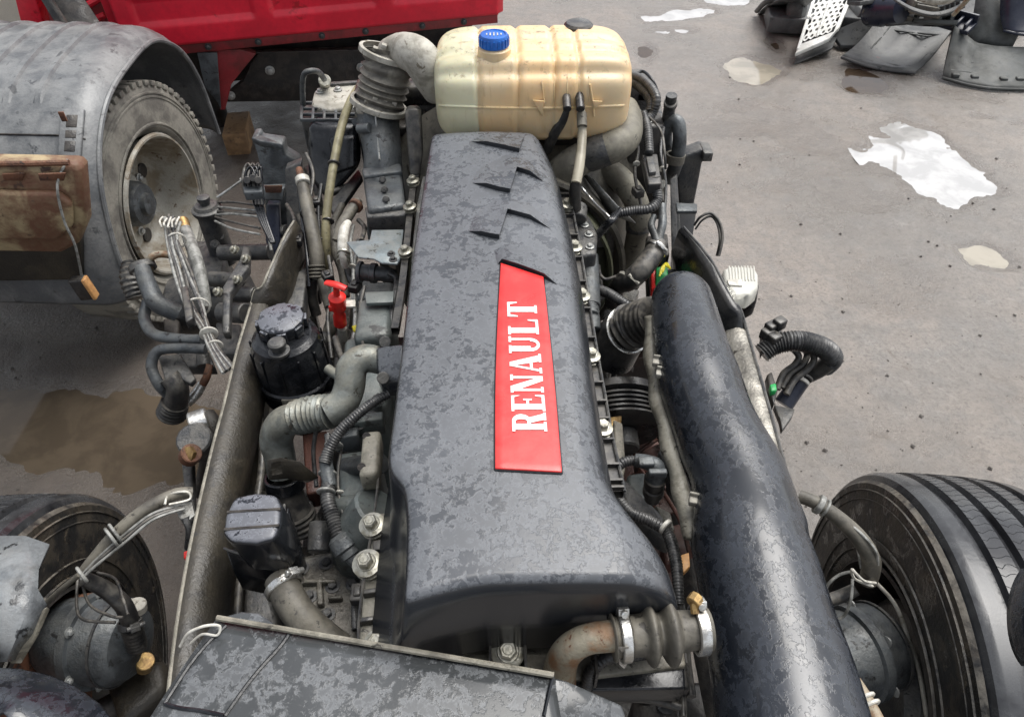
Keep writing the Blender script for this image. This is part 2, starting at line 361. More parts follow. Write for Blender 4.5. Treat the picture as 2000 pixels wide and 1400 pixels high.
# ================================================================ SETTING: ground, puddles
def struct(o): o['kind'] = 'structure'; return o
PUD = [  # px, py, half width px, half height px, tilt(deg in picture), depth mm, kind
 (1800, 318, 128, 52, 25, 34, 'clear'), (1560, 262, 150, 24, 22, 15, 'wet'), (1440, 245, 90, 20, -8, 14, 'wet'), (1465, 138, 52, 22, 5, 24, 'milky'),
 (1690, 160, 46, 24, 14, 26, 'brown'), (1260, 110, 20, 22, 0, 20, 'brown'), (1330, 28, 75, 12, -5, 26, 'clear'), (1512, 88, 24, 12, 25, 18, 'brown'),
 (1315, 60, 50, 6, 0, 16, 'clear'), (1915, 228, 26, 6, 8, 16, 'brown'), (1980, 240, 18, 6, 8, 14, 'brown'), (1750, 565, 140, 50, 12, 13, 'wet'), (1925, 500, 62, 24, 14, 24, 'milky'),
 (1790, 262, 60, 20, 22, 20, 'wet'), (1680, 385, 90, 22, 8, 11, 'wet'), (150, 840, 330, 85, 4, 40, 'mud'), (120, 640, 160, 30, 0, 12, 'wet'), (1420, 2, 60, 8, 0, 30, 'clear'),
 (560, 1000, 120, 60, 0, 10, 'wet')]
pud3 = []
for (px, py, a, b, t, dmm, kd) in PUD:
    c = W(px, py, 0); ct, st = math.cos(R(t)), math.sin(R(t))
    e1 = W(px+a*ct, py+a*st, 0)-c; e2 = W(px-b*st, py+b*ct, 0)-c
    det = e1.x*e2.y-e1.y*e2.x
    pud3.append((c, e1, e2, det, dmm/1000, kd))
def gheight(x, y):
    v = Vector((x, y, 0))
    h = noise.fractal(v*.9, 1, 2, 3)*.010 + noise.fractal(v*6+Vector((3, 7, 1)), .9, 2, 4)*.0045 + noise.noise(v*38)*.0012 + .008
    for (c, e1, e2, det, d, kd) in pud3:
        dx, dy = x-c.x, y-c.y
        if abs(dx)+abs(dy) > 3: continue
        a = (dx*e2.y-dy*e2.x)/det; b = (-dx*e1.y+dy*e1.x)/det
        r = math.sqrt(a*a+b*b) + noise.fractal(v*4+Vector((9, 2, 0)), .9, 2, 5)*.40
        if r < 1.5:
            k = 1-max(0, min(1, (r-.55)/.95)); k = k*k*(3-2*k); h -= d*k*.8
    return h
def axis_lines(a, b, step, far):
    n = int((b-a)/step); L = [a+step*i for i in range(n+1)]
    lo = []; s = step; q = a
    while q > -far: s *= 1.5; q -= s; lo.append(q)
    hi = []; s = step; q = L[-1]
    while q < far: s *= 1.5; q += s; hi.append(q)
    return lo[::-1]+L+hi
XS = axis_lines(-4.6, 6.2, .025, 120); YS = axis_lines(.2, 8.2, .025, 120)
g = MB(); rows = []
for y in YS:
    rows.append([(x, y, gheight(x, y)) for x in XS])
g.grid(rows)
def ground_material():
    s = NT('wet_ground'); g = s.n('ShaderNodeNewGeometry'); sp = s.n('ShaderNodeSeparateXYZ'); s.l(g.outputs['Position'], sp.inputs[0])
    h = sp.outputs[2]; x = sp.outputs[0]
    n1 = s.noise(1.1, 8, .6, .4); n2 = s.noise(7, 8, .65, .3); n3 = s.noise(70, 5, .7); n4 = s.noise(260, 3, .7)
    c = s.mix(s.ramp(n1, .38, .64), (.195, .179, .161), (.250, .216, .186))
    c = s.mix(s.math('MULTIPLY', s.ramp(n2, .42, .66), .6), c, (.150, .145, .138))
    c = s.mix(s.math('MULTIPLY', s.ramp(n3, .45, .72), .6), c, (.085, .074, .064))
    c = s.mix(s.math('MULTIPLY', s.ramp(n4, .55, .72), .5), c, (.33, .31, .285))
    n5 = s.noise(24, 7, .75, .5); c = s.mix(s.math('MULTIPLY', s.ramp(n5, .50, .64), .45), c, (.105, .095, .085)); c = s.mix(s.math('MULTIPLY', s.ramp(n5, .44, .34), .35), c, (.34, .32, .29))
    mp = s.n('ShaderNodeMapping'); mp.inputs['Rotation'].default_value = (0, 0, .5); mp.inputs['Scale'].default_value = (1.2, 9, 1); s.l(s.co, mp.inputs[0])
    c = s.mix(s.math('MULTIPLY', s.ramp(s.noise(1.3, 6, .6, .3, mp.outputs[0]), .52, .68), .35), c, (.13, .118, .105))
    # browner, oily earth on the left under the trucks
    lft = s.ramp(s.math('ADD', x, s.math('MULTIPLY', n1, 1.2)), .4, -.5)
    c = s.mix(s.math('MULTIPLY', lft, .85), c, s.mix(s.ramp(n2, .4, .62), (.040, .028, .020), (.082, .063, .048)))
    c = s.mix(s.math('MULTIPLY', s.ramp(s.noise(3.2, 7, .7, .8), .63, .70), .6), c, (.10, .075, .055))
    c = s.mix(s.ramp(s.noise(33, 6, .75, .4), .70, .74), c, (.045, .038, .034))
    hh = s.math('ADD', h, s.math('MULTIPLY', s.math('SUBTRACT', n2, .5), .016))
    wet = s.ramp(hh, .0150, -.001)
    damp = s.math('MULTIPLY', s.ramp(s.noise(.75, 6, .62, .5), .47, .60), .55); wet = s.math('MAXIMUM', wet, damp)
    c = s.mix(s.math('MULTIPLY', wet, .55), c, (.10, .084, .068))
    s.l(c, s.b.inputs['Base Color'])
    s.l(s.math('ADD', s.mixf(wet, .50, .13), s.math('MULTIPLY', n3, .16)), s.b.inputs['Roughness'])
    s.b.inputs['Specular IOR Level'].default_value = .6
    s.bump(s.math('ADD', s.math('MULTIPLY', n3, .8), s.math('ADD', s.math('MULTIPLY', n4, .35), s.math('MULTIPLY', n2, 1.3))), .8, .009)
    return s.m
M['ground'] = ground_material()
gr = struct(g.build('ground', 'ground'))
gr['label'] = 'wet grey and brown trodden yard ground with puddles'
def water(name, col, ior, rough, tr=0):
    s = NT(name); s.l(s.mix(s.ramp(s.noise(6, 5, .6, .4), .4, .62), col, tuple(v*.75 for v in col)), s.b.inputs['Base Color'])
    s.b.inputs['IOR'].default_value = ior; s.b.inputs['Roughness'].default_value = rough
    s.bump(s.noise(9, 2), .02, .004); M[name] = s.m
water('sky_white_water', (.44, .435, .42), 2.3, .03); water('milky_water', (.33, .30, .24), 1.6, .06); water('brown_reflection', (.060, .042, .028), 1.33, .05); water('mud_water', (.10, .078, .055), 1.36, .07)  # clear: pale base painted as reflected sky; brown: base painted as reflected building
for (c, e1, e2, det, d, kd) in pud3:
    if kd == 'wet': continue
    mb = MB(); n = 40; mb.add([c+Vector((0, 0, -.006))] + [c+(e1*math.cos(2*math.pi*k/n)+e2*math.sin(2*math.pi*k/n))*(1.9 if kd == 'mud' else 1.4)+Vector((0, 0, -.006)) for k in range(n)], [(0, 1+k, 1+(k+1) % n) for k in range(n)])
    struct(mb.build('puddle', {'clear': 'sky_white_water', 'milky': 'milky_water', 'brown': 'brown_reflection', 'mud': 'mud_water'}[kd]))
# loose grit and clods on the ground: nobody could count them
random.seed(4); mb = MB()
for i in range(420):
    if i < 260: p = W(random.uniform(1380, 2050), random.uniform(-20, 1000)**1, 0)
    else: p = W(random.uniform(-50, 560), random.uniform(420, 1300), 0)
    r = random.choice((.002, .0025, .003, .003, .004, .0055, .009)); z = gheight(p.x, p.y)
    if z < -.004: continue
    vs = []
    for k in range(6):
        u = Vector([(1, 0, 0), (-1, 0, 0), (0, 1, 0), (0, -1, 0), (0, 0, 1), (0, 0, -1)][k]); vs.append(Vector((p.x, p.y, z+r*.3))+Vector((u.x*random.uniform(.6, 1.5), u.y*random.uniform(.6, 1.5), u.z*random.uniform(.5, .8)))*r)
    mb.add(vs, [(0, 2, 4), (2, 1, 4), (1, 3, 4), (3, 0, 4), (2, 0, 5), (1, 2, 5), (3, 1, 5), (0, 3, 5)])
surf('clod', (.05, .043, .038), (.11, .10, .09), .8, scale=30)
tag(mb.build('gravel', 'clod', smooth=False), 'dark grit and clods of earth scattered on the wet ground', 'gravel', kind='stuff')
# ================================================================ RED CAB at the back left
cab = thing('truck_cab', (-.9, 4.1, 0), 'bright red lorry cab shell with pressed ribs, resting behind the grey mudguard', 'truck cab')
def RC(px, py, off=0):                                # the cab side stands on a slightly turned vertical plane
    A = Vector((-1.6, 3.78, 0)); B = Vector((.25, 4.22, 0)); d = (B-A).normalized(); n = Vector((d.y, -d.x, 0)); P0 = A+n*off
    r = ray(px, py); t = (P0-_o).dot(n)/r.dot(n); return _o+r*t
cn = Vector((.2314, -.9729, 0))
# panel: a grid whose relief gives the pressed ribs
xl, xr = -3.2, 1.0
A0 = RC(248, 96); B0 = RC(972, 58); 
def cabpt(u, z, off): p = A0.lerp(B0, u); return Vector((p.x, p.y, z))+cn*off
Z0 = A0.z; zb = .5*(A0.z+B0.z)
def rib(u, z):
    o = 0
    def st(x, a, b): t = max(0, min(1, (x-a)/(b-a))); return t*t*(3-2*t)
    for (u0, u1) in ((.04, .345), (.375, .665), (.70, .93)):
        inside = st(u, u0, u0+.012)*(1-st(u, u1-.012, u1))
        for (z0, z1) in ((Z0+.10, Z0+.235), (Z0+.275, Z0+.40), (Z0+.52, Z0+.70), (Z0+.86, Z0+1.1)):
            o -= .014*inside*st(z, z0, z0+.012)*(1-st(z, z1-.012, z1))
    return o
us = [i/170 for i in range(171)]; zs = [Z0+.0+i*.0135 for i in range(0, 100)]
mb = MB().grid([[cabpt(u, z, rib(u, z)) for u in us] for z in zs])
side = mb.build('side_panel', 'cab_red', cab, solid=.02, angle=60)
# near edge return and the bottom flange with bolts
fl = MB().prism([cabpt(0, Z0-.002, .006), cabpt(1, Z0-.002, .006), cabpt(1, Z0-.05, .006), cabpt(0, Z0-.05, .006)], -cn*.025).build('bottom_flange', 'cab_red_dirty', cab, bevel=.003)
for u in (.08, .2, .33, .5, .62, .78, .9): place(DARKNUT, 'bolt', cabpt(u, Z0-.025, .007), fl, cn, 1.2)
MB().prism([cabpt(1, Z0, .012), cabpt(1.02, Z0, -.02), cabpt(1.02, Z0+1.6, -.02), cabpt(1, Z0+1.6, .012)], -cn*.03).build('corner_seam', 'cab_red', cab, bevel=.004)
MB().prism([cabpt(.0, Z0+.01, -.03), cabpt(1.0, Z0+.01, -.03), cabpt(1.0, Z0+.01, -2.0), cabpt(.0, Z0+.01, -2.0)], (0, 0, 1.5)).build('cab_body', 'cab_red', cab)
MB().prism([cabpt(-.02, Z0-.05, 0.0), cabpt(-.02, Z0+1.5, 0), cabpt(.0, Z0+1.5, 0), cabpt(.0, Z0-.05, 0)], -cn*.12).build('pillar', 'cab_red', cab, bevel=.004)
# dark under-structure, wheel-arch edge in dirty red, bolted black plate
def CP(px, py, off=-.03): return RC(px, py, off)
MB().prism([CP(395, 98, -.02), CP(470, 98, -.02), CP(500, 106, -.02), CP(480, 130, -.02), CP(452, 165, -.02), CP(440, 215, -.02), CP(430, 215, -.02), CP(425, 160, -.02), CP(410, 130, -.02)], -cn*.06).build('wheel_arch_flange', 'cab_red_dirty', cab, bevel=.003)
us_ = MB().prism([CP(455, 104, -.09), CP(935, 92, -.09), CP(935, 175, -.09), CP(700, 196, -.09), CP(440, 200, -.09), CP(444, 185, -.09), CP(475, 160, -.09), CP(490, 125, -.09), CP(505, 106, -.09)], -cn*.05).build('sill_plate', 'void_metal', cab, bevel=.004)
for p in ((527, 138), (705, 132), (450, 187)): place(NUT, 'bolt', CP(*p, -.085), us_, cn, 1.8)
MB().prism([CP(385, 104, .0), CP(424, 104, .0), CP(432, 215, .0), CP(425, 200, 0), CP(400, 170, .0)], -cn*.02).build('hinge_plate', 'cast_grey', cab, bevel=.002)
MB().box(cabpt(.5, .62, -1.1), (1.75, 1.7, .35), Matrix.Rotation(math.atan2(.44, 1.85), 3, 'Z')).build('floor_frame', 'void_metal', cab, bevel=.02)
for u in (.12, .55, .93):
    MB().cyl(cabpt(u, .45, -.7), cabpt(u, 0.0, -.7), .06).build('stand', 'void_metal', cab)
# left doorway of the cab: front pillar, red inner ribs
def FP(px, py, y): return WY(px, py, y)
MB().prism([FP(22, -30, 4.0), FP(60, -30, 4.0), FP(96, 82, 4.0), FP(50, 84, 4.0)], (0, .08, 0)).build('door_pillar', 'cab_red', cab, bevel=.006)
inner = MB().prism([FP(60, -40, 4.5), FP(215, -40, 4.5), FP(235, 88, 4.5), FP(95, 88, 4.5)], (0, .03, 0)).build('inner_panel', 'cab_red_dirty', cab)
for k, (x0, y0, x1, y1) in enumerate(((100, 60, 205, 30), (110, 30, 200, -5), (95, 82, 220, 60), (140, 78, 215, 74))):
    MB().sweep(smooth_path([(*FP(x0, y0, 4.45), .018), (*FP((x0+x1)/2, (y0+y1)/2+6, 4.42), .02), (*FP(x1, y1, 4.45), .018)], 5), 8).build('inner_rib', 'cab_red', inner)
MB().prism([FP(200, -30, 3.9), FP(262, -30, 3.9), FP(262, 92, 3.86), FP(232, 92, 3.86)], (0, .06, 0)).build('pillar_panel', 'cab_red', cab, bevel=.01)
MB().prism([FP(36, 76, 4.02), FP(250, 80, 3.9), FP(250, 92, 3.9), FP(36, 92, 4.02)], (0, .05, 0)).build('door_sill', 'cab_red_dirty', cab, bevel=.004)
# plain pale wall far off at the left edge, and broken boards in front of it
wl = MB().prism([FP(-500, -620, 5.2), FP(150, -620, 5.2), FP(150, 144, 5.2), FP(-500, 144, 5.2)], (0, .2, 0)).build('pale_wall', 'beige_wall')
wl.location.z = 0; tag(wl, 'plain cream wall far behind the red cab', 'wall')
pl = MB().prism([W(-30, 78, .52), W(48, 64, .55), W(55, 72, .55), W(-30, 92, .50)], (0, 0, -.05)).build('broken_board', 'wood', bevel=.003)
tag(pl, 'broken brown board lying by the cream wall', 'board')
# wooden block under the cab
c = W(468, 297, 0); wb = MB().box(c+Vector((-.01, .10, .072)), (.135, .30, .140), Matrix.Rotation(R(8), 3, 'Z')).build('wooden_block', 'wood', bevel=.006)
tag(wb, 'squared block of raw timber on the ground under the red cab', 'wooden block')
# ================================================================ SECOND TRUCK at the left: mudguard, rear wheel
TB = Vector((-1.85, 2.75, 0))
tk = thing('parked_truck', TB, 'rear quarter of a parked lorry under a ribbed grey mudguard, with a rusty side panel', 'truck')
wc = Vector((-1.56, 2.72, .5)); wrot = R(-6)
ax = Vector((math.cos(wrot), math.sin(wrot), 0))       # outward axis of the wheel
def tyre_profile(r, wdt, rim, grooves=()):
    h = wdt/2
    P = [(-h*.72, rim), (-h*.95, rim+.03), (-h*1.0, (rim+r)/2), (-h*.97, r-.05), (-h*.88, r-.012)]
    xs = [-h*.80]
    n = 60
    for i in range(n+1):
        x = -h*.80+1.6*h*i/n; rr = r-.004*(abs(x)/h)**2*2
        for gx, gw in grooves:
            if abs(x-gx) < gw: rr -= .014
        P.append((x, rr))
    P += [(h*.88, r-.012), (h*.97, r-.05), (h*1.0, (rim+r)/2), (h*.95, rim+.03), (h*.72, rim)]
    return P
def build_wheel(parent, c, axis, r, wdt, rimr, side_mat, tread_mat, grooves, name='wheel'):
    wh = bpy.data.objects.new(name, None); C.objects.link(wh); wh.location = c; attach(wh, parent); return wh
wh = build_wheel(tk, wc, ax, .5, .30, .29, 0, 0, 0)
P = tyre_profile(.5, .30, .292)
# outer shoulder lugs
mb = MB().lathe(wc, ax, P, 96); ty = mb.build('tyre', 'dusty_tyre', wh, angle=35)
mb = MB(); u0 = Vector((0, 0, 1)); v0 = ax.cross(u0)
for k in range(64):
    a = 2*math.pi*k/64; rd = u0*math.cos(a)+v0*math.sin(a); tn = -u0*math.sin(a)+v0*math.cos(a)
    mb.box(wc+ax*.118+rd*.492, (.050, .030, .022), Matrix((ax, tn, rd)).transposed())
mb.build('tread_lugs', 'dusty_tyre', wh, bevel=.003)['kind'] = 'stuff'
# raised sidewall rings
for rr in (.455, .44, .335):
    MB().lathe(wc+ax*(.150 if rr < .4 else .1485), ax, [(-.004, rr-.006), (.002, rr-.003), (.002, rr+.003), (-.004, rr+.006)], 96).build('sidewall_ring', 'dusty_tyre', wh)
# worn raised letters on the sidewall
def ring_text(text, a0, da, rad, hgt, mat, parent, c, axis, off):
    FONTL = {'S': [(0, 0, 1, .16), (0, .42, 1, .58), (0, .84, 1, 1), (0, .5, .24, 1), (.76, 0, 1, .5)], 'P': [(0, 0, .24, 1), (0, .84, 1, 1), (0, .42, 1, .58), (.76, .5, 1, 1)], 'I': [(.35, 0, .65, 1)],
      'R': [(0, 0, .24, 1), (0, .84, 1, 1), (0, .42, 1, .58), (.76, .5, 1, 1), (.6, 0, .85, .45)], 'E': [(0, 0, .24, 1), (0, 0, 1, .16), (0, .42, .8, .58), (0, .84, 1, 1)], 'W': [(0, 0, .2, 1), (.4, 0, .6, 1), (.8, 0, 1, 1), (0, 0, 1, .16)], 'N': [(0, 0, .24, 1), (.76, 0, 1, 1), (.3, .3, .7, .7)], 'T': [(.38, 0, .62, 1), (0, .84, 1, 1)], 'M': [(0, 0, .2, 1), (.4, .3, .6, 1), (.8, 0, 1, 1), (0, .84, 1, 1)]}
    mb = MB(); u = Vector((0, 0, 1)); v = axis.cross(u)
    for i, ch in enumerate(text):
        for (x0, y0, x1, y1) in FONTL.get(ch, ()):
            q = []
            for (x, y) in ((x0, y0), (x1, y0), (x1, y1), (x0, y1)):
                a = a0 - (i*1.35+x)*da; rr = rad+hgt*y; q.append(c+axis*off+(u*math.cos(a)-v*math.sin(a)*-1)*rr)
            mb.prism(q, axis*.003)
    return mb.build('sidewall_lettering', mat, parent, bevel=0)
surf('letter_dark', (.05, .048, .044), (.10, .095, .085), .7, scale=20)
# rim: dished disc with hand holes, hub
rimp = [(.138, .300), (.150, .292), (.150, .284), (.120, .276), (.02, .262), (-.01, .250), (-.03, .235), (-.04, .215), (-.035, .19), (-.03, .14), (-.02, .125), (-.02, .0)]
MB().lathe(wc, ax, rimp, 64, cap=False).build('rim', 'rim_dirty', wh, angle=50)
mb = MB()
for k in range(8):
    a = 2*math.pi*(k+.3)/8; rd = u0*math.cos(a)+v0*math.sin(a)
    mb.cyl(wc+ax*-.0405+rd*.200, wc+ax*-.028+rd*.200, .033, seg=16)
mb.build('hand_hole', 'void_metal', wh)
for k in range(10):
    a = 2*math.pi*k/10; rd = u0*math.cos(a)+v0*math.sin(a)
    place(NUT, 'wheel_nut', wc+ax*-.022+rd*.142, wh, ax, 1.5)
MB().lathe(wc, ax, [(-.03, .10), (.03, .095), (.05, .085), (.055, .05), (.075, .045), (.078, .03), (.078, 0)], 24).build('hub', 'cast_grey', wh, angle=30)
# mudguard shell: an arch swept along the axle
def arch(u):                                           # u 0 near bottom .. 1 far bottom ; returns dy,z
    pts = [(-.67, .47), (-.67, .58), (-.64, .74), (-.56, .92), (-.43, 1.05), (-.25, 1.13), (0, 1.155), (.25, 1.14), (.43, 1.06), (.56, .94), (.64, .76), (.67, .5)]
    t = u*(len(pts)-1); i = min(int(t), len(pts)-2); f = t-i
    P = [pts[max(0, i-1)], pts[i], pts[i+1], pts[min(len(pts)-1, i+2)]]
    return tuple(.5*(2*P[1][j]+(-P[0][j]+P[2][j])*f+(2*P[0][j]-5*P[1][j]+4*P[2][j]-P[3][j])*f*f+(-P[0][j]+3*P[1][j]-3*P[2][j]+P[3][j])*f**3) for j in (0, 1))
def mud(u, xx):                                        # xx: metres inboard from the outer lip
    dy, z = arch(u); cy, cz = 0, .45
    n = Vector((0, dy-cy, z-cz)).normalized()
    e = 0
    if xx < .10: e = -.055*((.10-xx)/.10)**2.2         # rolled shoulder at the outer lip
    for k in range(8):                                 # moulded ribs over the top
        rx = .20+.112*k; d = abs(xx-rx)
        if d < .012 and .42 < u < .80: e += .010
    return Vector((-1.36+.0-xx, 2.74+dy, z)) + n*e + Vector((0, -xx*math.sin(R(-4)), 0))
xs = [0, .004, .012, .025, .045, .07, .10]; q = .10
while q < 1.3: q += .0065; xs.append(q)
gu = [i/66 for i in range(67)]
mb = MB().grid([[mud(u, xx) for xx in xs] for u in gu])
mg = mb.build('mudguard', 'mudguard', tk, solid=.008, angle=35)
# turned-in lip, seam and lower apron
MB().sweep([(*(mud(u, 0)+Vector((.0, 0, 0))), .010) for u in gu], 8).build('mudguard_lip', 'mudguard', mg)
mb = MB()
for xx0 in [i*.04 for i in range(0, 31)]:
    pass
mb.sweep([(*(mud(.352, .03+i*.04)+Vector((0, -.003, 0))), .0035) for i in range(30)], 6); mb.build('panel_seam', 'void_metal', mg)
# marker-lamp bracket with three openings
def MG(px, py, lift): return onto(mgt, px, py, lift)
mgt = bvh(mg)
q = [MG(122, 218, .004), MG(168, 218, .004), MG(160, 312, .004), MG(116, 310, .004)]
nn = (q[1]-q[0]).cross(q[3]-q[0]).normalized(); nn = nn if nn.y < 0 else -nn
lb = MB().prism(q, nn*.018).build('lamp_bracket', 'mudguard', tk, bevel=.006)
def quad(q, a0, b0, a1, b1): f = lambda a, b: q[0].lerp(q[1], a).lerp(q[3].lerp(q[2], a), b); return [f(a0, b0), f(a1, b0), f(a1, b1), f(a0, b1)]
for k, (b0, b1, m) in enumerate(((.14, .40, 'rust'), (.46, .62, 'mudguard'), (.68, .90, 'mudguard'))):
    rc = MB().prism([p+nn*.016 for p in quad(q, .28, b0, .74, b1)], nn*.004).build('lamp_recess', 'void_metal', lb, bevel=.002)
MB().box((q[0]+q[2])/2+nn*.022+Vector((0, 0, .055)), (.02, .006, .035)).build('lamp_pin', 'rust', lb, bevel=.003)
# mud apron, rusty side panel, cable and orange lamp
ap = MB().prism([WY(-260, 300, 2.05), WY(150, 320, 2.10), WY(160, 548, 2.06), WY(-260, 555, 2.0)], (0, .04, 0)).build('apron', 'rail_dust', tk, bevel=.01)
def PNL(px, py, y=1.98): return WY(px, py, y)
outer = [PNL(-260, 315, 1.86), PNL(150, 322, 1.95), PNL(158, 335, 1.95), PNL(166, 440, 1.93), PNL(150, 480, 1.93), PNL(120, 496, 1.94), PNL(-260, 490, 1.85)]
rp = MB().prism(outer, (0, .07, 0)).build('side_panel', 'rusty_panel', tk, bevel=.02, seg=3)
inn = [PNL(-200, 375, 1.83), PNL(110, 378, 1.915), PNL(138, 400, 1.915), PNL(140, 445, 1.905), PNL(112, 470, 1.905), PNL(-200, 466, 1.83)]
MB().prism(inn, (0, .03, 0)).build('pressed_field', 'rusty_panel', rp, bevel=.012, seg=3)
MB().sweep([(*PNL(-200, 322, 1.85), .009), (*PNL(60, 320, 1.93), .009), (*PNL(135, 318, 1.94), .009)], 8).build('folded_edge', 'rust', rp)
for (x0, x1) in ((5, 50), (75, 130), (-70, -30)): MB().prism([PNL(x0, 338, 1.90), PNL(x1, 336, 1.92), PNL(x1-4, 352, 1.92), PNL(x0+4, 352, 1.90)], (0, -.006, 0)).build('pressed_tab', 'rust', rp, bevel=.003)
MB().sweep(smooth_path([(*WY(132, 312, 1.97), .004), (*WY(112, 362, 1.90), .004), (*WY(125, 430, 1.885), .004), (*WY(147, 480, 1.88), .004), (*WY(160, 540, 1.9), .004)], 8), 6).build('lamp_cable', 'cable_grey', tk)
lam = MB().box(WY(162, 562, 1.93), (.05, .035, .085), Matrix.Rotation(R(-6), 3, 'Y')).build('side_lamp', 'void_metal', tk, bevel=.006)
MB().box(WY(174, 562, 1.92)+Vector((.004, 0, 0)), (.012, .032, .085), Matrix.Rotation(R(-6), 3, 'Y')).build('lamp_lens', 'orange_plastic', lam, bevel=.004)
MB().box((-2.15, 2.75, .55), (.25, 2.2, .24)).build('frame_rail', 'void_metal', tk, bevel=.01)
MB().cyl((-2.5, 2.72, .5), (-1.6, 2.72, .5), .08).build('axle', 'void_metal', tk)
# black strut leaning over the mudguard
st = MB().prism([WY(42, -60, 3.7), WY(98, -60, 3.7), WY(190, 78, 3.45), WY(128, 82, 3.45)], (.0, .09, .05)).build('steel_strut', 'void_metal', None, bevel=.008)
MB().sweep([(*(WY(62, -60, 3.66)), .012), (*(WY(148, 78, 3.41)), .012)], 8).build('strut_bead', 'void_metal', st)
tag(st, 'black steel strut leaning down across the red cab doorway onto the mudguard', 'strut')
# ================================================================ MAIN TRUCK: chassis front, engine, wheels
T = thing('truck_chassis', (.04, 1.0, 0), 'stripped lorry front chassis with its grey engine, black air duct and cream coolant tank exposed', 'truck chassis')
# ---------------------------------------------------------------- frame rails
def rail(name, outer, inner_w, z, mat, label=None):
    """C-section rail opening inward: outer = [(px,py)] along the outer top edge; inner_w metres of flange"""
    pts = [W(px, py, zz) for (px, py, zz) in outer]; sgn = 1 if pts[0].x < 0 else -1
    k = inner_w
    prof = [(0, 0), (.004, .003), (k*.3, .001), (k*.55, -.007), (k*.78, -.022), (k*.93, -.045), (k, -.08), (k*.97, -.082), (k*.88, -.05), (k*.5, -.015), (.010, -.011), (.009, -.26), (k*.9, -.262), (k*.9, -.272), (0, -.272), (0, -.004)]
    rows = [[p+Vector((sgn*a, 0, b)) for a, b in prof] for p in pts]
    return MB().grid(rows).build(name, mat, T, label=label, angle=50)
Lr = [(322, 1420, 1.0), (340, 1262, 1.0), (362, 1120, 1.0), (386, 1000, 1.0), (414, 880, 1.0), (438, 790, 1.0), (462, 690, 1.0), (480, 630, 1.0), (492, 590, 1.0)]
def dens(L, n=4): return [tuple(v) for v in smooth_path([(*p, 0)[:4] for p in L], n)]
Lr = [p[:3] for p in dens(Lr)]; Rr = [p[:3] for p in dens([(1700, 1430, 1.0), (1652, 1290, 1.0), (1606, 1150, 1.0), (1572, 1050, 1.0), (1543, 950, 1.0), (1508, 820, 1.0), (1478, 715, 1.0), (1456, 640, 1.0)])]
rail('frame_rail', Lr, .062, 1.0, 'rail_dust', 'dust-coated left frame rail')
rail('frame_rail', Rr, .080, 1.0, 'rail_worn', 'right frame rail with bare worn top flange')
# dusty edge bead on the left rail
MB().sweep([(*(W(px, py, z)+Vector((0, 0, .001))), .0035) for px, py, z in Lr], 6).build('rail_edge', 'pale_strip', T)
# flared front ends: bowed plates rising outward
def plate(rows, mat, name, label=None, th=.008):
    return MB().grid([[W(*p) for p in r] for r in rows]).build(name, mat, T, solid=th, label=label, angle=60)
plate([[(492, 590, 1.0), (500, 600, .99), (540, 610, .97), (562, 640, .9), (575, 700, .72)],
       [(498, 568, 1.02), (510, 578, 1.01), (552, 585, .98), (568, 620, .9), (580, 690, .72)],
       [(512, 560, 1.03), (522, 566, 1.02), (560, 566, .99), (574, 600, .9), (585, 670, .72)],
       [(524, 532, 1.05), (532, 537, 1.04), (566, 540, 1.0), (580, 580, .9), (592, 640, .72)],
       [(538, 492, 1.06), (546, 498, 1.05), (574, 510, 1.0), (588, 550, .9), (600, 620, .72)],
       [(556, 462, 1.07), (562, 468, 1.06), (582, 480, 1.0), (596, 530, .9), (606, 590, .72)],
       [(574, 432, 1.08), (578, 438, 1.07), (588, 458, 1.0), (600, 510, .9), (610, 570, .72)]], 'rail_dust', 'flared_rail_end')
MB().sweep(smooth_path([(*W(492, 590, 1.0), .0035), (*W(498, 568, 1.021), .0035), (*W(512, 560, 1.031), .0035), (*W(524, 532, 1.051), .0035), (*W(556, 462, 1.071), .0035), (*W(574, 432, 1.081), .0035)], 5), 6).build('rail_edge', 'pale_strip', T)
plate([[(1456, 640, 1.0), (1452, 650, .99), (1440, 690, .95), (1425, 780, .80)],
       [(1446, 604, 1.03), (1440, 615, 1.02), (1415, 660, .96), (1400, 740, .80)],
       [(1432, 590, 1.04), (1424, 600, 1.03), (1392, 630, .96), (1385, 700, .80)],
       [(1416, 560, 1.05), (1406, 568, 1.04), (1365, 590, .97), (1360, 680, .80)],
       [(1396, 520, 1.07), (1384, 530, 1.05), (1345, 560, .98), (1340, 650, .80)],
       [(1370, 484, 1.08), (1360, 494, 1.06), (1328, 530, .98), (1325, 620, .80)],
       [(1335, 443, 1.10), (1330, 450, 1.08), (1316, 490, .98), (1312, 590, .80)]], 'rail_black', 'flared_rail_end')
MB().sweep(smooth_path([(*W(1458, 645, 1.002), .004), (*W(1446, 604, 1.031), .004), (*W(1432, 590, 1.041), .004), (*W(1416, 560, 1.051), .004), (*W(1396, 520, 1.071), .004), (*W(1370, 484, 1.081), .004), (*W(1335, 443, 1.101), .003)], 5), 6).build('rail_edge', 'cast_dark', T)
# long pale seam of the right rail's outer lip
MB().sweep([(*(W(px, py, z)+Vector((0, 0, .002))), .004) for px, py, z in Rr], 6).build('rail_edge', 'cast_dark', T)
# ---------------------------------------------------------------- depths of the engine bay
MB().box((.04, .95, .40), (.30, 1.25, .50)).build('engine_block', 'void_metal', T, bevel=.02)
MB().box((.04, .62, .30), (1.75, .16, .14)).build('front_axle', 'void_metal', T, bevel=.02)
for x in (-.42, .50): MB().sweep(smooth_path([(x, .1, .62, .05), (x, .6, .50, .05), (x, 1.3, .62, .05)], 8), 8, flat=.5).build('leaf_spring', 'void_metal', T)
MB().box((.04, 1.72, .42), (1.0, .10, .30)).build('crossmember', 'void_metal', T, bevel=.01)
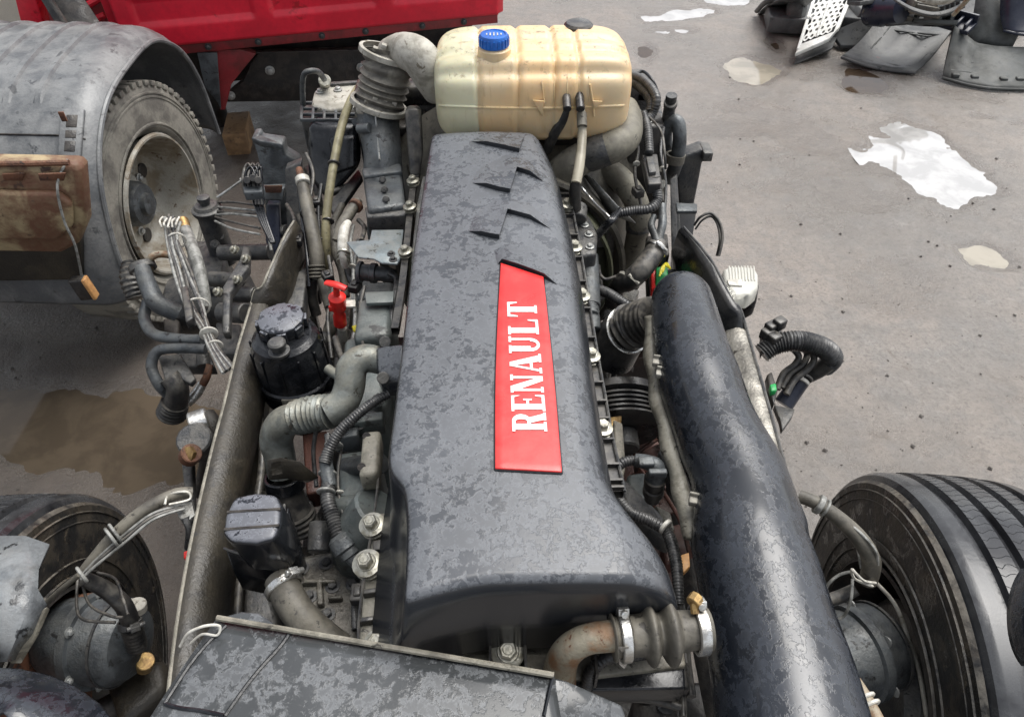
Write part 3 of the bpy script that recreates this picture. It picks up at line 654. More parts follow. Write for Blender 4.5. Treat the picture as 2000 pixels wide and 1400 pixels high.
# side of the block, left of the cover: castings, ducts, bosses
def px_box(px, py, z, sx, sy, sz, rz=0): return MB().box(W(px, py, z)-Vector((0, 0, sz/2)), (sx, sy, sz), Matrix.Rotation(R(rz), 3, 'Z'))
slab([(655, 880), (742, 870), (742, 1080), (700, 1082), (665, 1020)], 1.02, .35).build('cylinder_head_side', 'cast_green', T, bevel=.018, seg=3)
slab([(672, 655), (765, 650), (752, 800), (655, 812)], 1.02, .30).build('intake_manifold', 'cast_green', T, bevel=.02, seg=3)
slab([(700, 580), (768, 578), (764, 655), (688, 662)], 1.08, .25).build('manifold_cap', 'cast_green', T, bevel=.018, seg=3)
MB().cyl(W(745, 905, 1.07), W(672, 912, 1.0), .02).build('head_boss', 'cast_grey', T); MB().cyl(W(750, 985, 1.05), W(655, 990, 1.02), .022).build('head_boss', 'cast_green', T)
MB().cyl(W(742, 990, 1.08), W(690, 1060, 1.0), .05).build('head_boss', 'cast_green', T)
MB().lathe(W(712, 1045, .98), (0, 0, 1), [(-.1, .07), (0, .07), (.03, .055), (.045, .03), (.047, 0)], 24).build('core_housing', 'cast_green', T)
hp = slab([(708, 842), (744, 838), (738, 925), (700, 930)], 1.14, .05).build('lifting_plate', 'pale_strip', T, bevel=.008)
for p in ((716, 852), (706, 912)): MB().cyl(W(*p, 1.139), W(*p, 1.1405), .008).build('bolt_hole', 'void_metal', hp)
slab([(590, 845), (640, 840), (625, 960), (598, 965)], .80, .06).build('side_bracket', 'brown_metal', T, bevel=.006)
# small bracket row and clutter of lines on the block
slab([(575, 1085), (705, 1060), (735, 1085), (700, 1260), (560, 1260)], .93, .30).build('gear_case', 'cast_oily', T, bevel=.015, seg=3)
for p in ((638, 1100), (605, 1165), (650, 1145), (640, 1200), (690, 1140), (590, 1110)): place(DARKNUT, 'dark_bolt', W(*p, .93), T, (0, 0, 1), 1.0)
slab([(585, 1130), (655, 1128), (656, 1136), (585, 1138)], .945, .02).build('case_rib', 'cast_oily', T, bevel=.003)
slab([(618, 1135), (628, 1135), (632, 1180), (618, 1180)], .945, .02).build('case_rib', 'cast_oily', T, bevel=.003)
slab([(640, 1162), (668, 1160), (668, 1168), (640, 1170)], .945, .02).build('case_rib', 'cast_oily', T, bevel=.003)
MB().cyl(W(627, 1020, 1.0), W(622, 1078, .98), .022).build('oil_filter', 'cast_dark', T)
# ---------------------------------------------------------------- rocker cover
ZT = 1.35
SEC = [  # py of crown, left crease px, left base px, right shoulder px, right base px
 (262, 842, 838, 1030, 1072), (300, 836, 832, 1040, 1092), (350, 828, 822, 1052, 1105), (430, 815, 808, 1066, 1124), (520, 802, 794, 1082, 1140), (620, 791, 782, 1096, 1152),
 (720, 779, 768, 1106, 1166), (800, 769, 757, 1113, 1178), (870, 760, 746, 1119, 1190), (905, 764, 742, 1124, 1198), (935, 788, 739, 1130, 1212), (975, 796, 736, 1150, 1240), (1020, 797, 733, 1172, 1276),
 (1060, 796, 730, 1185, 1300), (1095, 794, 728, 1190, 1312), (1120, 792, 726, 1190, 1318)]
def cover_section(py, xl, xlb, xr, xrb, zt, zb, dip=0):
    y = W(950, py, zt).y; row = []
    X0 = XY(xlb, y, zb); X1 = XY(xl, y, zt-.006); X2 = XY(xr, y, zt-.004); X3 = XY(xrb, y, zb+.05)
    row += [(X0, y, zb), (X0+(X1-X0)*.45, y, zb+(zt-zb)*.12), (X0+(X1-X0)*.80, y, zb+(zt-zb)*.55), (X1-.003, y, zt-.024), (X1, y, zt-.012), (X1+.004, y, zt-.006), (X1+.011, y, zt-.003)]
    for k in range(1, 14):
        t = k/14; row.append((X1+.014+(X2-X1-.014)*t, y, zt-.003+.005*math.sin(math.pi*t)))
    for k in range(0, 13):
        a = math.pi/2*k/12; row.append((X2+(X3-X2)*math.sin(a)**1.0, y, zb+.05+(zt-.003-zb-.05)*math.cos(a)**.85 if k < 12 else zb+.05))
    row.append((X3+.002, y, zb+.03)); row.append((X3, y, zb)); return [Vector(p) for p in row]
rows = []
fs = smooth_path([tuple(s[:4]) for s in SEC], 5); fb = smooth_path([(s[4], 0, 0, 0) for s in SEC], 5)
first = cover_section(*fs[0], fb[0][0], ZT-.015, 1.13)
def shift(row, dy, k, dz): 
    c = sum((p for p in row), Vector())/len(row); return [Vector((c.x+(p.x-c.x)*k, p.y+dy, 1.13+(p.z-1.13)*dz)) for p in row]
rows.append(shift(first, .045, .90, .0)); rows.append(shift(first, .045, .90, .55)); rows.append(shift(first, .038, .93, .88)); rows.append(shift(first, .018, .975, .975))
for (a, b) in zip(fs, fb):
    zt = ZT
    rows.append(cover_section(*a, b[0], zt, 1.13))
last = rows[-1]
for dy, k, dz in ((-.008, .998, .985), (-.014, .99, .94), (-.016, .985, .85), (-.010, .96, .45), (-.004, .945, .0)): rows.append(shift(last, dy, k, dz))
for row in rows:                                       # the near edge swings toward the near-left corner
    t = max(0, min(1, (.66-row[20].y)/.14)); xl = min(p.x for p in row)
    for p in row:
        if p.x < -.02: p.y -= .040*t*(min(1, (-.02-p.x)/(-.02-xl)))**1.3
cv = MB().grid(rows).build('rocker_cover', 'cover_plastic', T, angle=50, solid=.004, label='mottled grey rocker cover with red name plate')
ct = bvh(cv)
# stepped arrow relief moulded into the cover
def CV(px, py, lift=.001): return onto(ct, px, py, lift, ZT)
def wedge(E, F, h):
    mb = MB(); n = len(E)
    top = [CV(*e, h*(0 if i in (0,) else 1)+.0004) for i, e in enumerate(E)]; top[-1] = CV(*E[-1], .0006)
    bot = [CV(*e, -.006) for e in E]; far = [CV(*f, .0003) for f in F]
    mb.add(top+bot, [(i, i+1, n+i+1, n+i) for i in range(n-1)])
    m = len(F); o = top+far
    fs = []
    for i in range(n-1):
        j = min(m-1, round(i*(m-1)/(n-1))); j2 = min(m-1, round((i+1)*(m-1)/(n-1)))
        fs.append((i, i+1, n+j2, n+j) if j != j2 else (i, i+1, n+j))
    mb.add(o, fs); return mb
for E, F in (([(921, 277), (950, 284), (985, 291), (1014, 298), (1020, 280), (1027, 262)], [(930, 268), (950, 266), (975, 264), (990, 262), (1000, 262), (1016, 262)]),
             ([(923, 358), (950, 366), (975, 373), (996, 377), (1003, 356), (1009, 334), (1035, 342), (1062, 356)], [(930, 335), (945, 325), (960, 318), (972, 312), (982, 306), (1000, 300), (1030, 312), (1060, 342)]),
             ([(916, 452), (940, 460), (958, 464), (975, 467), (983, 442), (991, 416), (1035, 428), (1074, 447)], [(925, 425), (938, 412), (945, 405), (955, 398), (965, 390), (985, 385), (1035, 398), (1070, 430)]),
             ([(972, 516), (980, 514), (1010, 523), (1040, 534), (1062, 543), (1088, 556)], [(965, 490), (985, 478), (1010, 475), (1035, 485), (1055, 505), (1084, 545)])):
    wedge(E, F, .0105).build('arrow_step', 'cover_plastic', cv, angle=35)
# red badge with white lettering
def bil(a, b, c, d, s, t): return ((a[0]*(1-s)+b[0]*s)*(1-t)+(d[0]*(1-s)+c[0]*s)*t, (a[1]*(1-s)+b[1]*s)*(1-t)+(d[1]*(1-s)+c[1]*s)*t)
BL, BR, TR_, TL = (967, 918), (1097, 925), (1061, 544), (978, 517)
def badge_px(s, t):
    x, y = bil(BL, BR, TR_, TL, s, t); return (x - 4*math.sin(math.pi*t)*(1-s)+2*math.sin(math.pi*t)*s, y)
g1 = [[CV(*badge_px(s/8, t/30), .005) for s in range(9)] for t in range(31)]
bd = MB().grid(g1).build('badge', 'badge_red', cv, solid=.006, bevel=.0012, label='red name plate')
fr = [badge_px(s, t) for s, t in [(i/10, 0) for i in range(11)]+[(1, i/30) for i in range(31)]+[(1-i/10, 1) for i in range(11)]+[(0, 1-i/30) for i in range(31)]]
MB().sweep([(*CV(*p, .0005), .0022) for p in fr], 6).build('badge_rebate', 'black_gloss', cv)
bt = bvh(bd)
def LTR(s, t, lift=.0012):                             # s 0..1 along the word (bottom to top), t 0..1 base to top of the letters
    x, y = bil((1069, 845), (1047, 588), (990, 588), (1001, 845), s, t)
    d = ray(x, y).normalized(); h = bt.ray_cast(_o, d)
    n = h[1] if h[1].dot(d) < 0 else -h[1]
    return h[0]+n*lift
SF = .11
def stem(x0, x1, s0=True, s1=True, ext=.09):
    L = [('q', (x0, 0), (x1, 0), (x1, 1), (x0, 1))]
    if s0: L.append(('q', (x0-ext, 0), (x1+ext, 0), (x1+ext, SF*.75), (x0-ext, SF*.75)))
    if s1: L.append(('q', (x0-ext, 1-SF*.75), (x1+ext, 1-SF*.75), (x1+ext, 1), (x0-ext, 1)))
    return L
def arc(cx, cy, rx, ry, tx, ty, a0, a1, n=14):
    L = []
    for i in range(n):
        a, b = R(a0+(a1-a0)*i/n), R(a0+(a1-a0)*(i+1)/n)
        L.append(('q', (cx+(rx-tx)*math.cos(a), cy+(ry-ty)*math.sin(a)), (cx+rx*math.cos(a), cy+ry*math.sin(a)), (cx+rx*math.cos(b), cy+ry*math.sin(b)), (cx+(rx-tx)*math.cos(b), cy+(ry-ty)*math.sin(b))))
    return L
GL = {  # glyphs in a unit cell, condensed slab serif
 'R': stem(.12, .43)+[('q', (.40, .90), (.60, .90), (.60, 1), (.40, 1)), ('q', (.40, .46), (.60, .46), (.60, .56), (.40, .56))]+arc(.58, .73, .35, .27, .26, .11, -90, 90)+[('q', (.46, .50), (.76, .50), (.98, 0), (.66, 0)), ('q', (.60, 0), (1.02, 0), (1.02, .08), (.60, .08))],
 'E': stem(.12, .44)+[('q', (.4, .91), (.9, .91), (.9, 1), (.4, 1)), ('q', (.4, 0), (.92, 0), (.92, .09), (.4, .09)), ('q', (.4, .47), (.70, .47), (.70, .55), (.4, .55)), ('q', (.64, .38), (.73, .38), (.73, .64), (.64, .64)), ('q', (.82, .09), (.94, 0), (.94, .28), (.88, .28)), ('q', (.82, .91), (.92, .72), (.92, 1), (.84, 1))],
 'N': stem(.10, .23, True, True, .09)+stem(.79, .92, False, True, .09)+[('q', (.04, 1), (.38, 1), (.92, 0), (.66, 0))],
 'A': [('q', (.08, 0), (.20, 0), (.52, 1), (.42, 1)), ('q', (.40, 1), (.62, 1), (1.0, 0), (.66, 0)), ('q', (.22, .28), (.78, .28), (.76, .37), (.24, .37)), ('q', (.0, 0), (.30, 0), (.30, .08), (.0, .08)), ('q', (.60, 0), (1.04, 0), (1.04, .08), (.60, .08))],
 'U': [('q', (.13, .3), (.43, .3), (.43, 1), (.13, 1)), ('q', (.76, .3), (.88, .3), (.88, 1), (.76, 1)), ('q', (.03, .92), (.47, .92), (.47, 1), (.03, 1)), ('q', (.66, .92), (.98, .92), (.98, 1), (.66, 1))]+arc(.505, .31, .375, .31, .18, .10, 180, 360),
 'L': stem(.12, .44)+[('q', (.4, 0), (.90, 0), (.90, .09), (.4, .09)), ('q', (.80, .09), (.94, 0), (.94, .34), (.87, .34))],
 'T': stem(.35, .66, True, False)+[('q', (.06, .91), (.95, .91), (.95, 1), (.06, 1)), ('q', (.06, 1), (.05, .66), (.12, .66), (.20, .92)), ('q', (.95, 1), (.96, .66), (.89, .66), (.81, .92))]}
mb = MB(); word = 'RENAULT'; wd = [1.08, 1.0, 1.02, 1.06, 1.0, .92, .92]; tot = sum(wd); s0 = 0
for ch, wdt in zip(word, wd):
    for k, q in enumerate(GL[ch]):
        cor = []
        for (x, y) in q[1:]:
            cor.append(((s0+(x*.94+.02)*wdt)/tot, y))
        n = 3; P = [LTR(*p, .0012+.00004*(k % 5)) for p in cor]
        mb.add(P, [(0, 1, 2, 3)])
    s0 += wdt
mb.build('badge_lettering', 'badge_white', cv, smooth=False, solid=0)
# ---------------------------------------------------------------- cover flange, pale clips and spring bolts
def flange(L, wdp, zz, th, mat, name, dirx):
    a = [W(px, py, zz) for px, py in L]; return MB().grid([[p, p+Vector((dirx*wdp, 0, 0)), p+Vector((dirx*wdp, 0, -th)), p+Vector((0, 0, -th)), p] for p in a]).build(name, mat, T, angle=30)
FRt = [(1095, 330), (1106, 405), (1120, 485), (1134, 580), (1150, 690), (1163, 770), (1174, 840), (1192, 930), (1198, 960)]
FRs = [(p[0], p[1]) for p in smooth_path([(a-8, b, 0, 0) for a, b in FRt], 4)]
fr_ = flange(FRs, .026, 1.150, .02, 'black_plastic', 'cover_flange', 1)
for i in range(0, len(FRs)-1, 1):                      # webs between the two edges of the flange
    if i % 2: 
        p = W(*FRs[i], 1.151); MB().box(p+Vector((.013, 0, .004)), (.026, .004, .012)).build('flange_web', 'black_plastic', fr_)
MB().sweep([(*(W(*p, 1.155)+Vector((.027, 0, 0))), .003) for p in FRs], 6).build('flange_lip', 'cast_dark', fr_)
for (px, py) in ((1098, 345), (1106, 402), (1120, 485), (1134, 580), (1152, 697), (1174, 838)):
    place(BOLT, 'cover_bolt', W(px, py+6, 1.152), T, (.1, 0, 1), 1.0)
FLt = [(815, 330), (807, 360), (801, 410), (793, 490), (785, 560), (772, 640)]
flange([(p[0]+6, p[1]) for p in smooth_path([(a, b, 0, 0) for a, b in FLt], 3)], .016, 1.15, .02, 'black_plastic', 'cover_flange', -1)
for (px, py) in ((808, 354), (802, 405), (793, 492)): place(BOLT, 'cover_bolt', W(px, py+6, 1.152), T, (-.1, 0, 1), .9)
# silver heat strip beside the far left edge
st_ = MB().grid([[W(826, 345, 1.25), W(834, 345, 1.27)], [W(815, 400, 1.20), W(826, 400, 1.26)], [W(808, 460, 1.17), W(816, 460, 1.25)], [W(803, 512, 1.16), W(808, 505, 1.22)]]).build('heat_strip', 'steel_bright', T, solid=.002)
# near-left flange: pale casting with two big spring bolts
slab([(738, 1000), (760, 1000), (745, 1110), (735, 1250), (700, 1262), (712, 1120), (728, 1040)], 1.105, .05).build('head_flange', 'pale_strip', T, bevel=.005)
for (a, b, c, d) in ((728, 1055, 752, 1075), (722, 1080, 742, 1092), (708, 1150, 735, 1160), (700, 1205, 730, 1215)):
    slab([(a, b), (c, b-4), (c, d-4), (a, d)], 1.12, .03).build('clip_web', 'black_plastic', T, bevel=.002)
for (px, py, s) in ((731, 1032, 1.15), (722, 1108, 1.25), (742, 1262, 1.1)): place(BOLT, 'cover_bolt', W(px, py, 1.108), T, (-.12, -.1, 1), s)
MB().sweep(TP([(742, 850, 1.13, 5), (738, 940, 1.12, 5), (730, 1010, 1.12, 5), (714, 1110, 1.12, 6), (702, 1200, 1.12, 6), (700, 1262, 1.12, 6)], 5), 6).build('gasket_edge', 'black_plastic', T)
# near end flange
slab([(905, 1262), (1135, 1262), (1330, 1215), (1340, 1300), (1130, 1325), (905, 1325)], 1.10, .04).build('head_flange', 'pale_strip', T, bevel=.004)
slab([(1080, 1300), (1335, 1275), (1340, 1345), (1080, 1350)], 1.09, .05).build('rear_plate', 'black_gloss', T, bevel=.004)
for px in (958, 1026, 1160): MB().box(W(px, 1290, 1.12), (.004, .06, .05)).build('flange_web', 'black_plastic', T)
place(BOLT, 'cover_bolt', W(992, 1276, 1.115), T, (0, -.25, 1), 1.3)
slab([(968, 1258), (1018, 1258), (1018, 1300), (968, 1300)], 1.112, .02).build('bolt_lug', 'cast_dark', T, bevel=.004)
# ---------------------------------------------------------------- big air duct on the right
DP = [(1332, 590, 1.12, 118), (1341, 640, 1.13, 134), (1356, 710, 1.14, 150), (1380, 790, 1.14, 162), (1410, 865, 1.14, 172), (1440, 930, 1.14, 184), (1456, 995, 1.14, 200), (1464, 1060, 1.14, 222), (1482, 1130, 1.14, 236), (1502, 1220, 1.14, 250), (1530, 1330, 1.14, 274), (1550, 1440, 1.14, 296), (1560, 1560, 1.14, 310)]
P = TP(DP, 12)
def tube_bulge(P, seg, fn):
    mb = MB(); mb.sweep(P, seg, cap=True)
    n = len(P)
    for i in range(n):
        c = Vector(P[i][:3])
        for k in range(seg):
            j = i*seg+k; v = Vector(mb.v[j]); mb.v[j] = tuple(c+(v-c)*fn(i/(n-1), k/seg))
    return mb
p0 = P[0]; pre = []
for k in range(1, 9):                                   # domed closed far end
    a = math.pi/2*k/8; pre.append((p0[0]-.012*(1-math.cos(a)), p0[1]+.07*math.sin(a), p0[2]-.02*math.sin(a), max(.004, p0[3]*math.cos(a)**.8)))
P = pre[::-1]+P
bump_ = lambda t, k: 1 + .025*math.sin(t*34)*math.exp(-((t-.30)/.1)**2) + .05*math.exp(-((t-.56)/.03)**2)*math.exp(-((k-.72)/.12)**2) + .012*noise.noise(Vector((t*9, math.cos(k*6.28)*1.3, math.sin(k*6.28)*1.3)))
duct = tube_bulge(P, 48, bump_).build('air_duct', 'duct_plastic', T, angle=80, label='large glossy black air duct, beaded with rain')
# moulded seam flange on its left side
FLG = [(1272, 618, 16), (1270, 660, 18), (1274, 720, 18), (1286, 790, 20), (1302, 850, 22), (1320, 915, 24), (1335, 970, 26), (1345, 1020, 26), (1348, 1052, 14)]
mb = MB(); a = []; 
for (px, py, wq, _) in smooth_path([(p[0], p[1], p[2], 0) for p in FLG], 6):
    ww = 3*math.sin(py*.07); A = W(px-wq*.75+ww, py, 1.11); B = W(px+wq*.6, py, 1.125)
    a.append([A, (A+B)/2+Vector((0, 0, .004)), B])
mb.grid(a).build('duct_seam', 'seam_grey', T, solid=.009, label='pale dusty seam flange of the duct')
slab([(1285, 880), (1312, 862), (1362, 1000), (1352, 1050), (1342, 1000)], 1.085, .02).build('duct_web', 'cast_dark', T, bevel=.004)
for (px, py) in ((1291, 728), (1284, 706), (1357, 975)):
    o = MB().box(W(px, py, 1.155), (.020, .024, .012), Matrix.Rotation(R(-15), 3, 'Z')).box(W(px+2, py-6, 1.160), (.022, .004, .018), Matrix.Rotation(R(-15), 3, 'Z')).build('seam_clip', 'aluminium_dusty', duct, bevel=.002)
dt = bvh(duct)
# inlet cone leading into the duct from the engine
MB().sweep(TP([(1190, 690, .88, 105), (1215, 655, .95, 95), (1238, 632, 1.0, 92)], 6), 28).build('inlet_cone', 'black_plastic', T, angle=60)
ribbed('inlet_sleeve', [(1222, 648, .98, 88), (1244, 634, 1.01, 90), (1280, 620, 1.06, 90)], 'hose_dark', T, pitch=.018, depthf=.08, seg=28)
band(1226, 645, .985, W(1275, 622, 1.06)-W(1215, 655, .95), 94, .006, 'steel_bright', T, screw=False)
for k in range(3): MB().prism([W(1175+10*k, 650+14*k, .93), W(1235, 700+6*k, .80), W(1238, 706+6*k, .80), W(1172+10*k, 658+14*k, .92)], (0, 0, -.02)).build('cone_rib', 'cast_dark', T, bevel=.002)
# crank pulley with its belt grooves
pc = Vector((XY(1213, 1.18, .78), 1.18, .76))
prof = [(0, .05), (0, .105)]
for k in range(5): prof += [(.006+k*.013, .118), (.011+k*.013, .118), (.014+k*.013, .108), (.017+k*.013, .108)]
prof += [(.075, .125), (.095, .125), (.10, .10), (.10, .03), (.10, 0)]
MB().lathe(pc, (0, .97, .24), prof, 56).build('belt_pulley', 'black_plastic', T, angle=30)
MB().cyl(pc+Vector((0, -.001, 0)), pc+Vector((0, -.05, -.012)), .045).build('pulley_hub', 'cast_dark', T)
tb = slab([(1180, 775), (1225, 768), (1245, 780), (1240, 800), (1190, 800)], .80, .03).build('tensioner_arm', 'cast_grey', T, bevel=.006)
for p in ((1192, 776), (1228, 770)): place(NUT, 'bolt', W(*p, .802), tb, (0, -.2, 1), 1.3)
hose('tensioner_rod', [(1190, 800, .83, 18), (1230, 790, .83, 14), (1272, 782, .83, 8)], 'cast_grey', T)
MB().cyl(W(1195, 800, .80), W(1195, 800, .825), .022).build('tensioner_eye', 'brass', T)
# brown under-bay on the right: axle beam, plates and pipes
slab([(1180, 800), (1340, 780), (1400, 1200), (1200, 1200)], .42, .1).build('undertray', 'brown_metal', T, bevel=.01)
for k, L in enumerate(([(1215, 840), (1280, 800), (1300, 830), (1230, 890)], [(1240, 880), (1330, 850), (1345, 880), (1250, 940)], [(1270, 960), (1360, 930), (1370, 990), (1280, 1010)], [(1290, 1030), (1330, 1020), (1345, 1090), (1300, 1100)])):
    slab(L, .58+.05*(k % 2), .06).build('brown_bracket', 'brown_metal', T, bevel=.008)
for p in ((1232, 858), (1246, 850), (1262, 842), (1276, 832), (1285, 905), (1310, 890)): place(DARKNUT, 'dark_bolt', W(*p, .64), T, (0, -.2, 1), 1.2)
for (x0, y0, x1, y1, wp) in ((1225, 900, 1300, 850, 8), (1235, 930, 1330, 905, 10), (1280, 830, 1340, 960, 9), (1200, 860, 1290, 985, 7), (1295, 960, 1350, 1090, 9)):
    hose('brake_pipe', [(x0, y0, .66, wp), ((x0+x1)/2+6, (y0+y1)/2-8, .69, wp), (x1, y1, .64, wp)], 'brown_metal', T, 8)
strut = slab([(1198, 818), (1216, 826), (1222, 905), (1214, 960), (1205, 940), (1200, 870)], .98, .03).build('alternator_strut', 'pale_strip', T, bevel=.004)
slab([(1180, 815), (1215, 810), (1212, 845), (1196, 850)], .88, .05).build('strut_lug', 'brass', T, bevel=.004)
slab([(1225, 925), (1262, 920), (1262, 1000), (1240, 990), (1226, 960)], .90, .10).build('pump_body', 'cast_green', T, bevel=.008)
slab([(1205, 940), (1222, 935), (1300, 1010), (1310, 1060), (1290, 1050), (1230, 1000)], .92, .05).build('pump_bracket', 'cast_dark', T, bevel=.006)
slab([(1280, 985), (1310, 1000), (1318, 1035), (1296, 1030)], .92, .03).build('strut_foot', 'pale_strip', T, bevel=.004)
slab([(1327, 1084), (1346, 1078), (1348, 1105), (1331, 1121)], .80, .02).build('reflector', 'orange_plastic', T, bevel=.002)
# sensor plug with corrugated loom
ribbed('wiring_conduit', [(1246, 898, 1.10, 21), (1215, 904, 1.10, 22), (1199, 930, 1.09, 22), (1205, 968, 1.08, 23), (1232, 1000, 1.07, 24), (1272, 1018, 1.07, 25), (1303, 1040, 1.06, 25), (1318, 1085, 1.06, 25), (1324, 1130, 1.06, 24), (1327, 1180, 1.05, 20)], 'conduit', T, .0055, .16)
band(1300, 1028, 1.068, (.5, -.6, 0), 29, .008, 'white_tie', T, 'cable_tie', False)
pg = MB().sweep(TP([(1240, 898, 1.105, 26), (1262, 902, 1.105, 30), (1282, 912, 1.10, 34), (1280, 935, 1.07, 38)], 6), 16).build('sensor_plug', 'cast_grey', T, angle=60)
MB().box(W(1262, 902, 1.125), (.03, .02, .012)).box(W(1284, 925, 1.118), (.034, .012, .02)).build('plug_latch', 'cast_grey', pg, bevel=.003)
MB().lathe(W(1280, 932, 1.075), W(1272, 988, .98)-W(1280, 932, 1.075), [(0, .016), (.004, .021), (.02, .021), (.022, .017), (.032, .017), (.034, .021), (.05, .021), (.052, .017), (.07, .016)], 20).build('sensor', 'black_plastic', T, angle=30)
# ---------------------------------------------------------------- coolant pipe and two-fold bellows at the near end
MB().sweep(TP([(1092, 1345, 1.10, 66), (1095, 1300, 1.16, 64), (1112, 1268, 1.21, 60), (1150, 1247, 1.235, 58), (1212, 1240, 1.24, 62)], 8), 26).build('coolant_pipe', 'pipe_rust', T, angle=60, label='rusty bent metal coolant pipe')
bx = []
for (px, wp) in ((1196, 88), (1199, 92), (1203, 80), (1226, 78), (1229, 90), (1232, 82), (1245, 80), (1256, 84), (1262, 112), (1268, 124), (1274, 116), (1283, 84), (1290, 84), (1298, 116), (1306, 132), (1314, 120), (1324, 84), (1334, 78), (1358, 76), (1374, 80), (1384, 84)):
    t = (px-1196)/(1384-1196); p = W(px, 1245-18*t, 1.24); bx.append((p.x, p.y, p.z, wp/2/ppm(p)))
bo = MB().sweep(smooth_path(bx, 3), 32).build('bellows_hose', 'hose_rubber', T, angle=60, label='grey rubber hose with two bulging folds')
dirb = W(1384, 1227, 1.24)-W(1196, 1245, 1.24)
band(1218, 1243, 1.24, dirb, 92, .014, 'steel_bright', T); band(1366, 1229, 1.24, dirb, 92, .016, 'steel_bright', T)
MB().cyl(W(1352, 1178, 1.28), W(1362, 1164, 1.28), .010, seg=8).cyl(W(1355, 1176, 1.278), W(1358, 1198, 1.27), .006, seg=8).build('clamp_screw', 'brass', T)
hang = MB().prism([W(1208, 1262, 1.27), W(1228, 1262, 1.27), W(1228, 1290, 1.22), W(1220, 1304, 1.20), W(1210, 1295, 1.21)], (0, 0, -.004)).build('clamp_tail', 'steel_bright', T, bevel=.001)
ribbed('wiring_conduit', [(1145, 1345, 1.09, 26), (1155, 1310, 1.12, 27), (1185, 1285, 1.14, 27), (1230, 1280, 1.13, 26), (1275, 1272, 1.11, 25), (1310, 1262, 1.08, 24)], 'conduit', T, .0055, .16)
ribbed('wiring_conduit', [(1150, 1352, 1.02, 20), (1220, 1345, 1.02, 20), (1300, 1336, 1.02, 20), (1335, 1300, 1.02, 20)], 'conduit', T, .0055, .16)
for (L, wpx) in (([(1325, 1165), (1335, 1220), (1340, 1290), (1350, 1360)], 20), ([(1310, 1290), (1330, 1330), (1335, 1400)], 16), ([(1160, 1370), (1250, 1362), (1330, 1380)], 18), ([(1345, 1240), (1322, 1270), (1315, 1330)], 14)):
    hose('rubber_pipe', [(x, y, 1.0, wpx) for x, y in L], 'hose_dark', T, 10)
slab([(1235, 1345), (1340, 1330), (1345, 1420), (1235, 1420)], .93, .2).build('gearbox_top', 'void_metal', T, bevel=.02)
for p in ((1262, 1352), (1300, 1375), (1325, 1345)): place(DARKNUT, 'dark_bolt', W(*p, .935), T, (0, 0, 1), 1.1)
slab([(1320, 1290), (1345, 1290), (1350, 1345), (1325, 1350)], 1.03, .05).build('sensor_block', 'black_plastic', T, bevel=.005)
# ---------------------------------------------------------------- wet shield at the bottom: bowed plastic panel with a pale rolled edge
E0, E1 = (424, 1206), (1082, 1318)
rws = []
for i in range(25):
    s = i/24; ex = E0[0]+(E1[0]-E0[0])*s; ey = E0[1]+(E1[1]-E0[1])*s; row = []
    p0 = W(ex, ey, 1.24)
    for k in range(17):
        t = k/16; drop = .035*math.sin(t*math.pi*.55)-.10*t*t; row.append(Vector((p0.x-.14*t*(1-s)*1.0-.02*t+.06*t*s, p0.y-.46*t, p0.z+drop+.02*math.sin(math.pi*s)*t)))
    rws.append(row)
sh = MB().grid(rws).build('noise_shield', 'shield_plastic', T, solid=.006, angle=60, label='wet bowed plastic shield in the foreground')
sht = bvh(sh)
MB().sweep([(*(W(E0[0]+(E1[0]-E0[0])*i/20, E0[1]+(E1[1]-E0[1])*i/20, 1.246)), .0042) for i in range(21)], 8).build('shield_edge', 'pale_strip', sh)
def on_sh(L, r, mat, name, lift=.001):
    P = smooth_path([(*onto(sht, x, y, lift, 1.25), r) for x, y in L], 6); return MB().sweep(P, 6).build(name, mat, sh)
on_sh([(566, 1236), (548, 1262), (505, 1310), (470, 1355), (440, 1398)], .0028, 'black_gloss', 'shield_groove')
on_sh([(322, 1374), (350, 1382), (395, 1388), (438, 1397)], .0026, 'black_gloss', 'shield_groove')
on_sh([(1080, 1322), (1072, 1350), (1062, 1398)], .0028, 'black_gloss', 'shield_groove')
on_sh([(442, 1222), (410, 1252), (370, 1300), (322, 1374)], .0026, 'black_gloss', 'shield_groove')
hp_ = slab([(428, 1218, 1.235), (446, 1200, 1.235), (470, 1193, 1.235), (505, 1196, 1.235), (530, 1212, 1.24), (545, 1232, 1.24), (440, 1232, 1.24)], 0, .012).build('shield_tab', 'shield_plastic', sh, bevel=.003)
MB().sweep(TP([(352, 1262, 1.24, 6), (368, 1236, 1.26, 6), (400, 1222, 1.27, 6), (428, 1222, 1.26, 6), (424, 1240, 1.25, 5), (395, 1238, 1.25, 5), (372, 1256, 1.24, 5)], 6), 8).build('tie_wire', 'white_tie', T)
slab([(1082, 1320, 1.235), (1110, 1330, 1.225), (1215, 1375, 1.20), (1235, 1440, 1.18), (1075, 1440, 1.21)], 0, .01).build('shield_flap', 'shield_plastic', sh, bevel=.004)
slab([(500, 1210), (720, 1250), (900, 1300), (900, 1440), (430, 1440)], 1.0, .3).build('gearbox_housing', 'void_metal', T, bevel=.03)
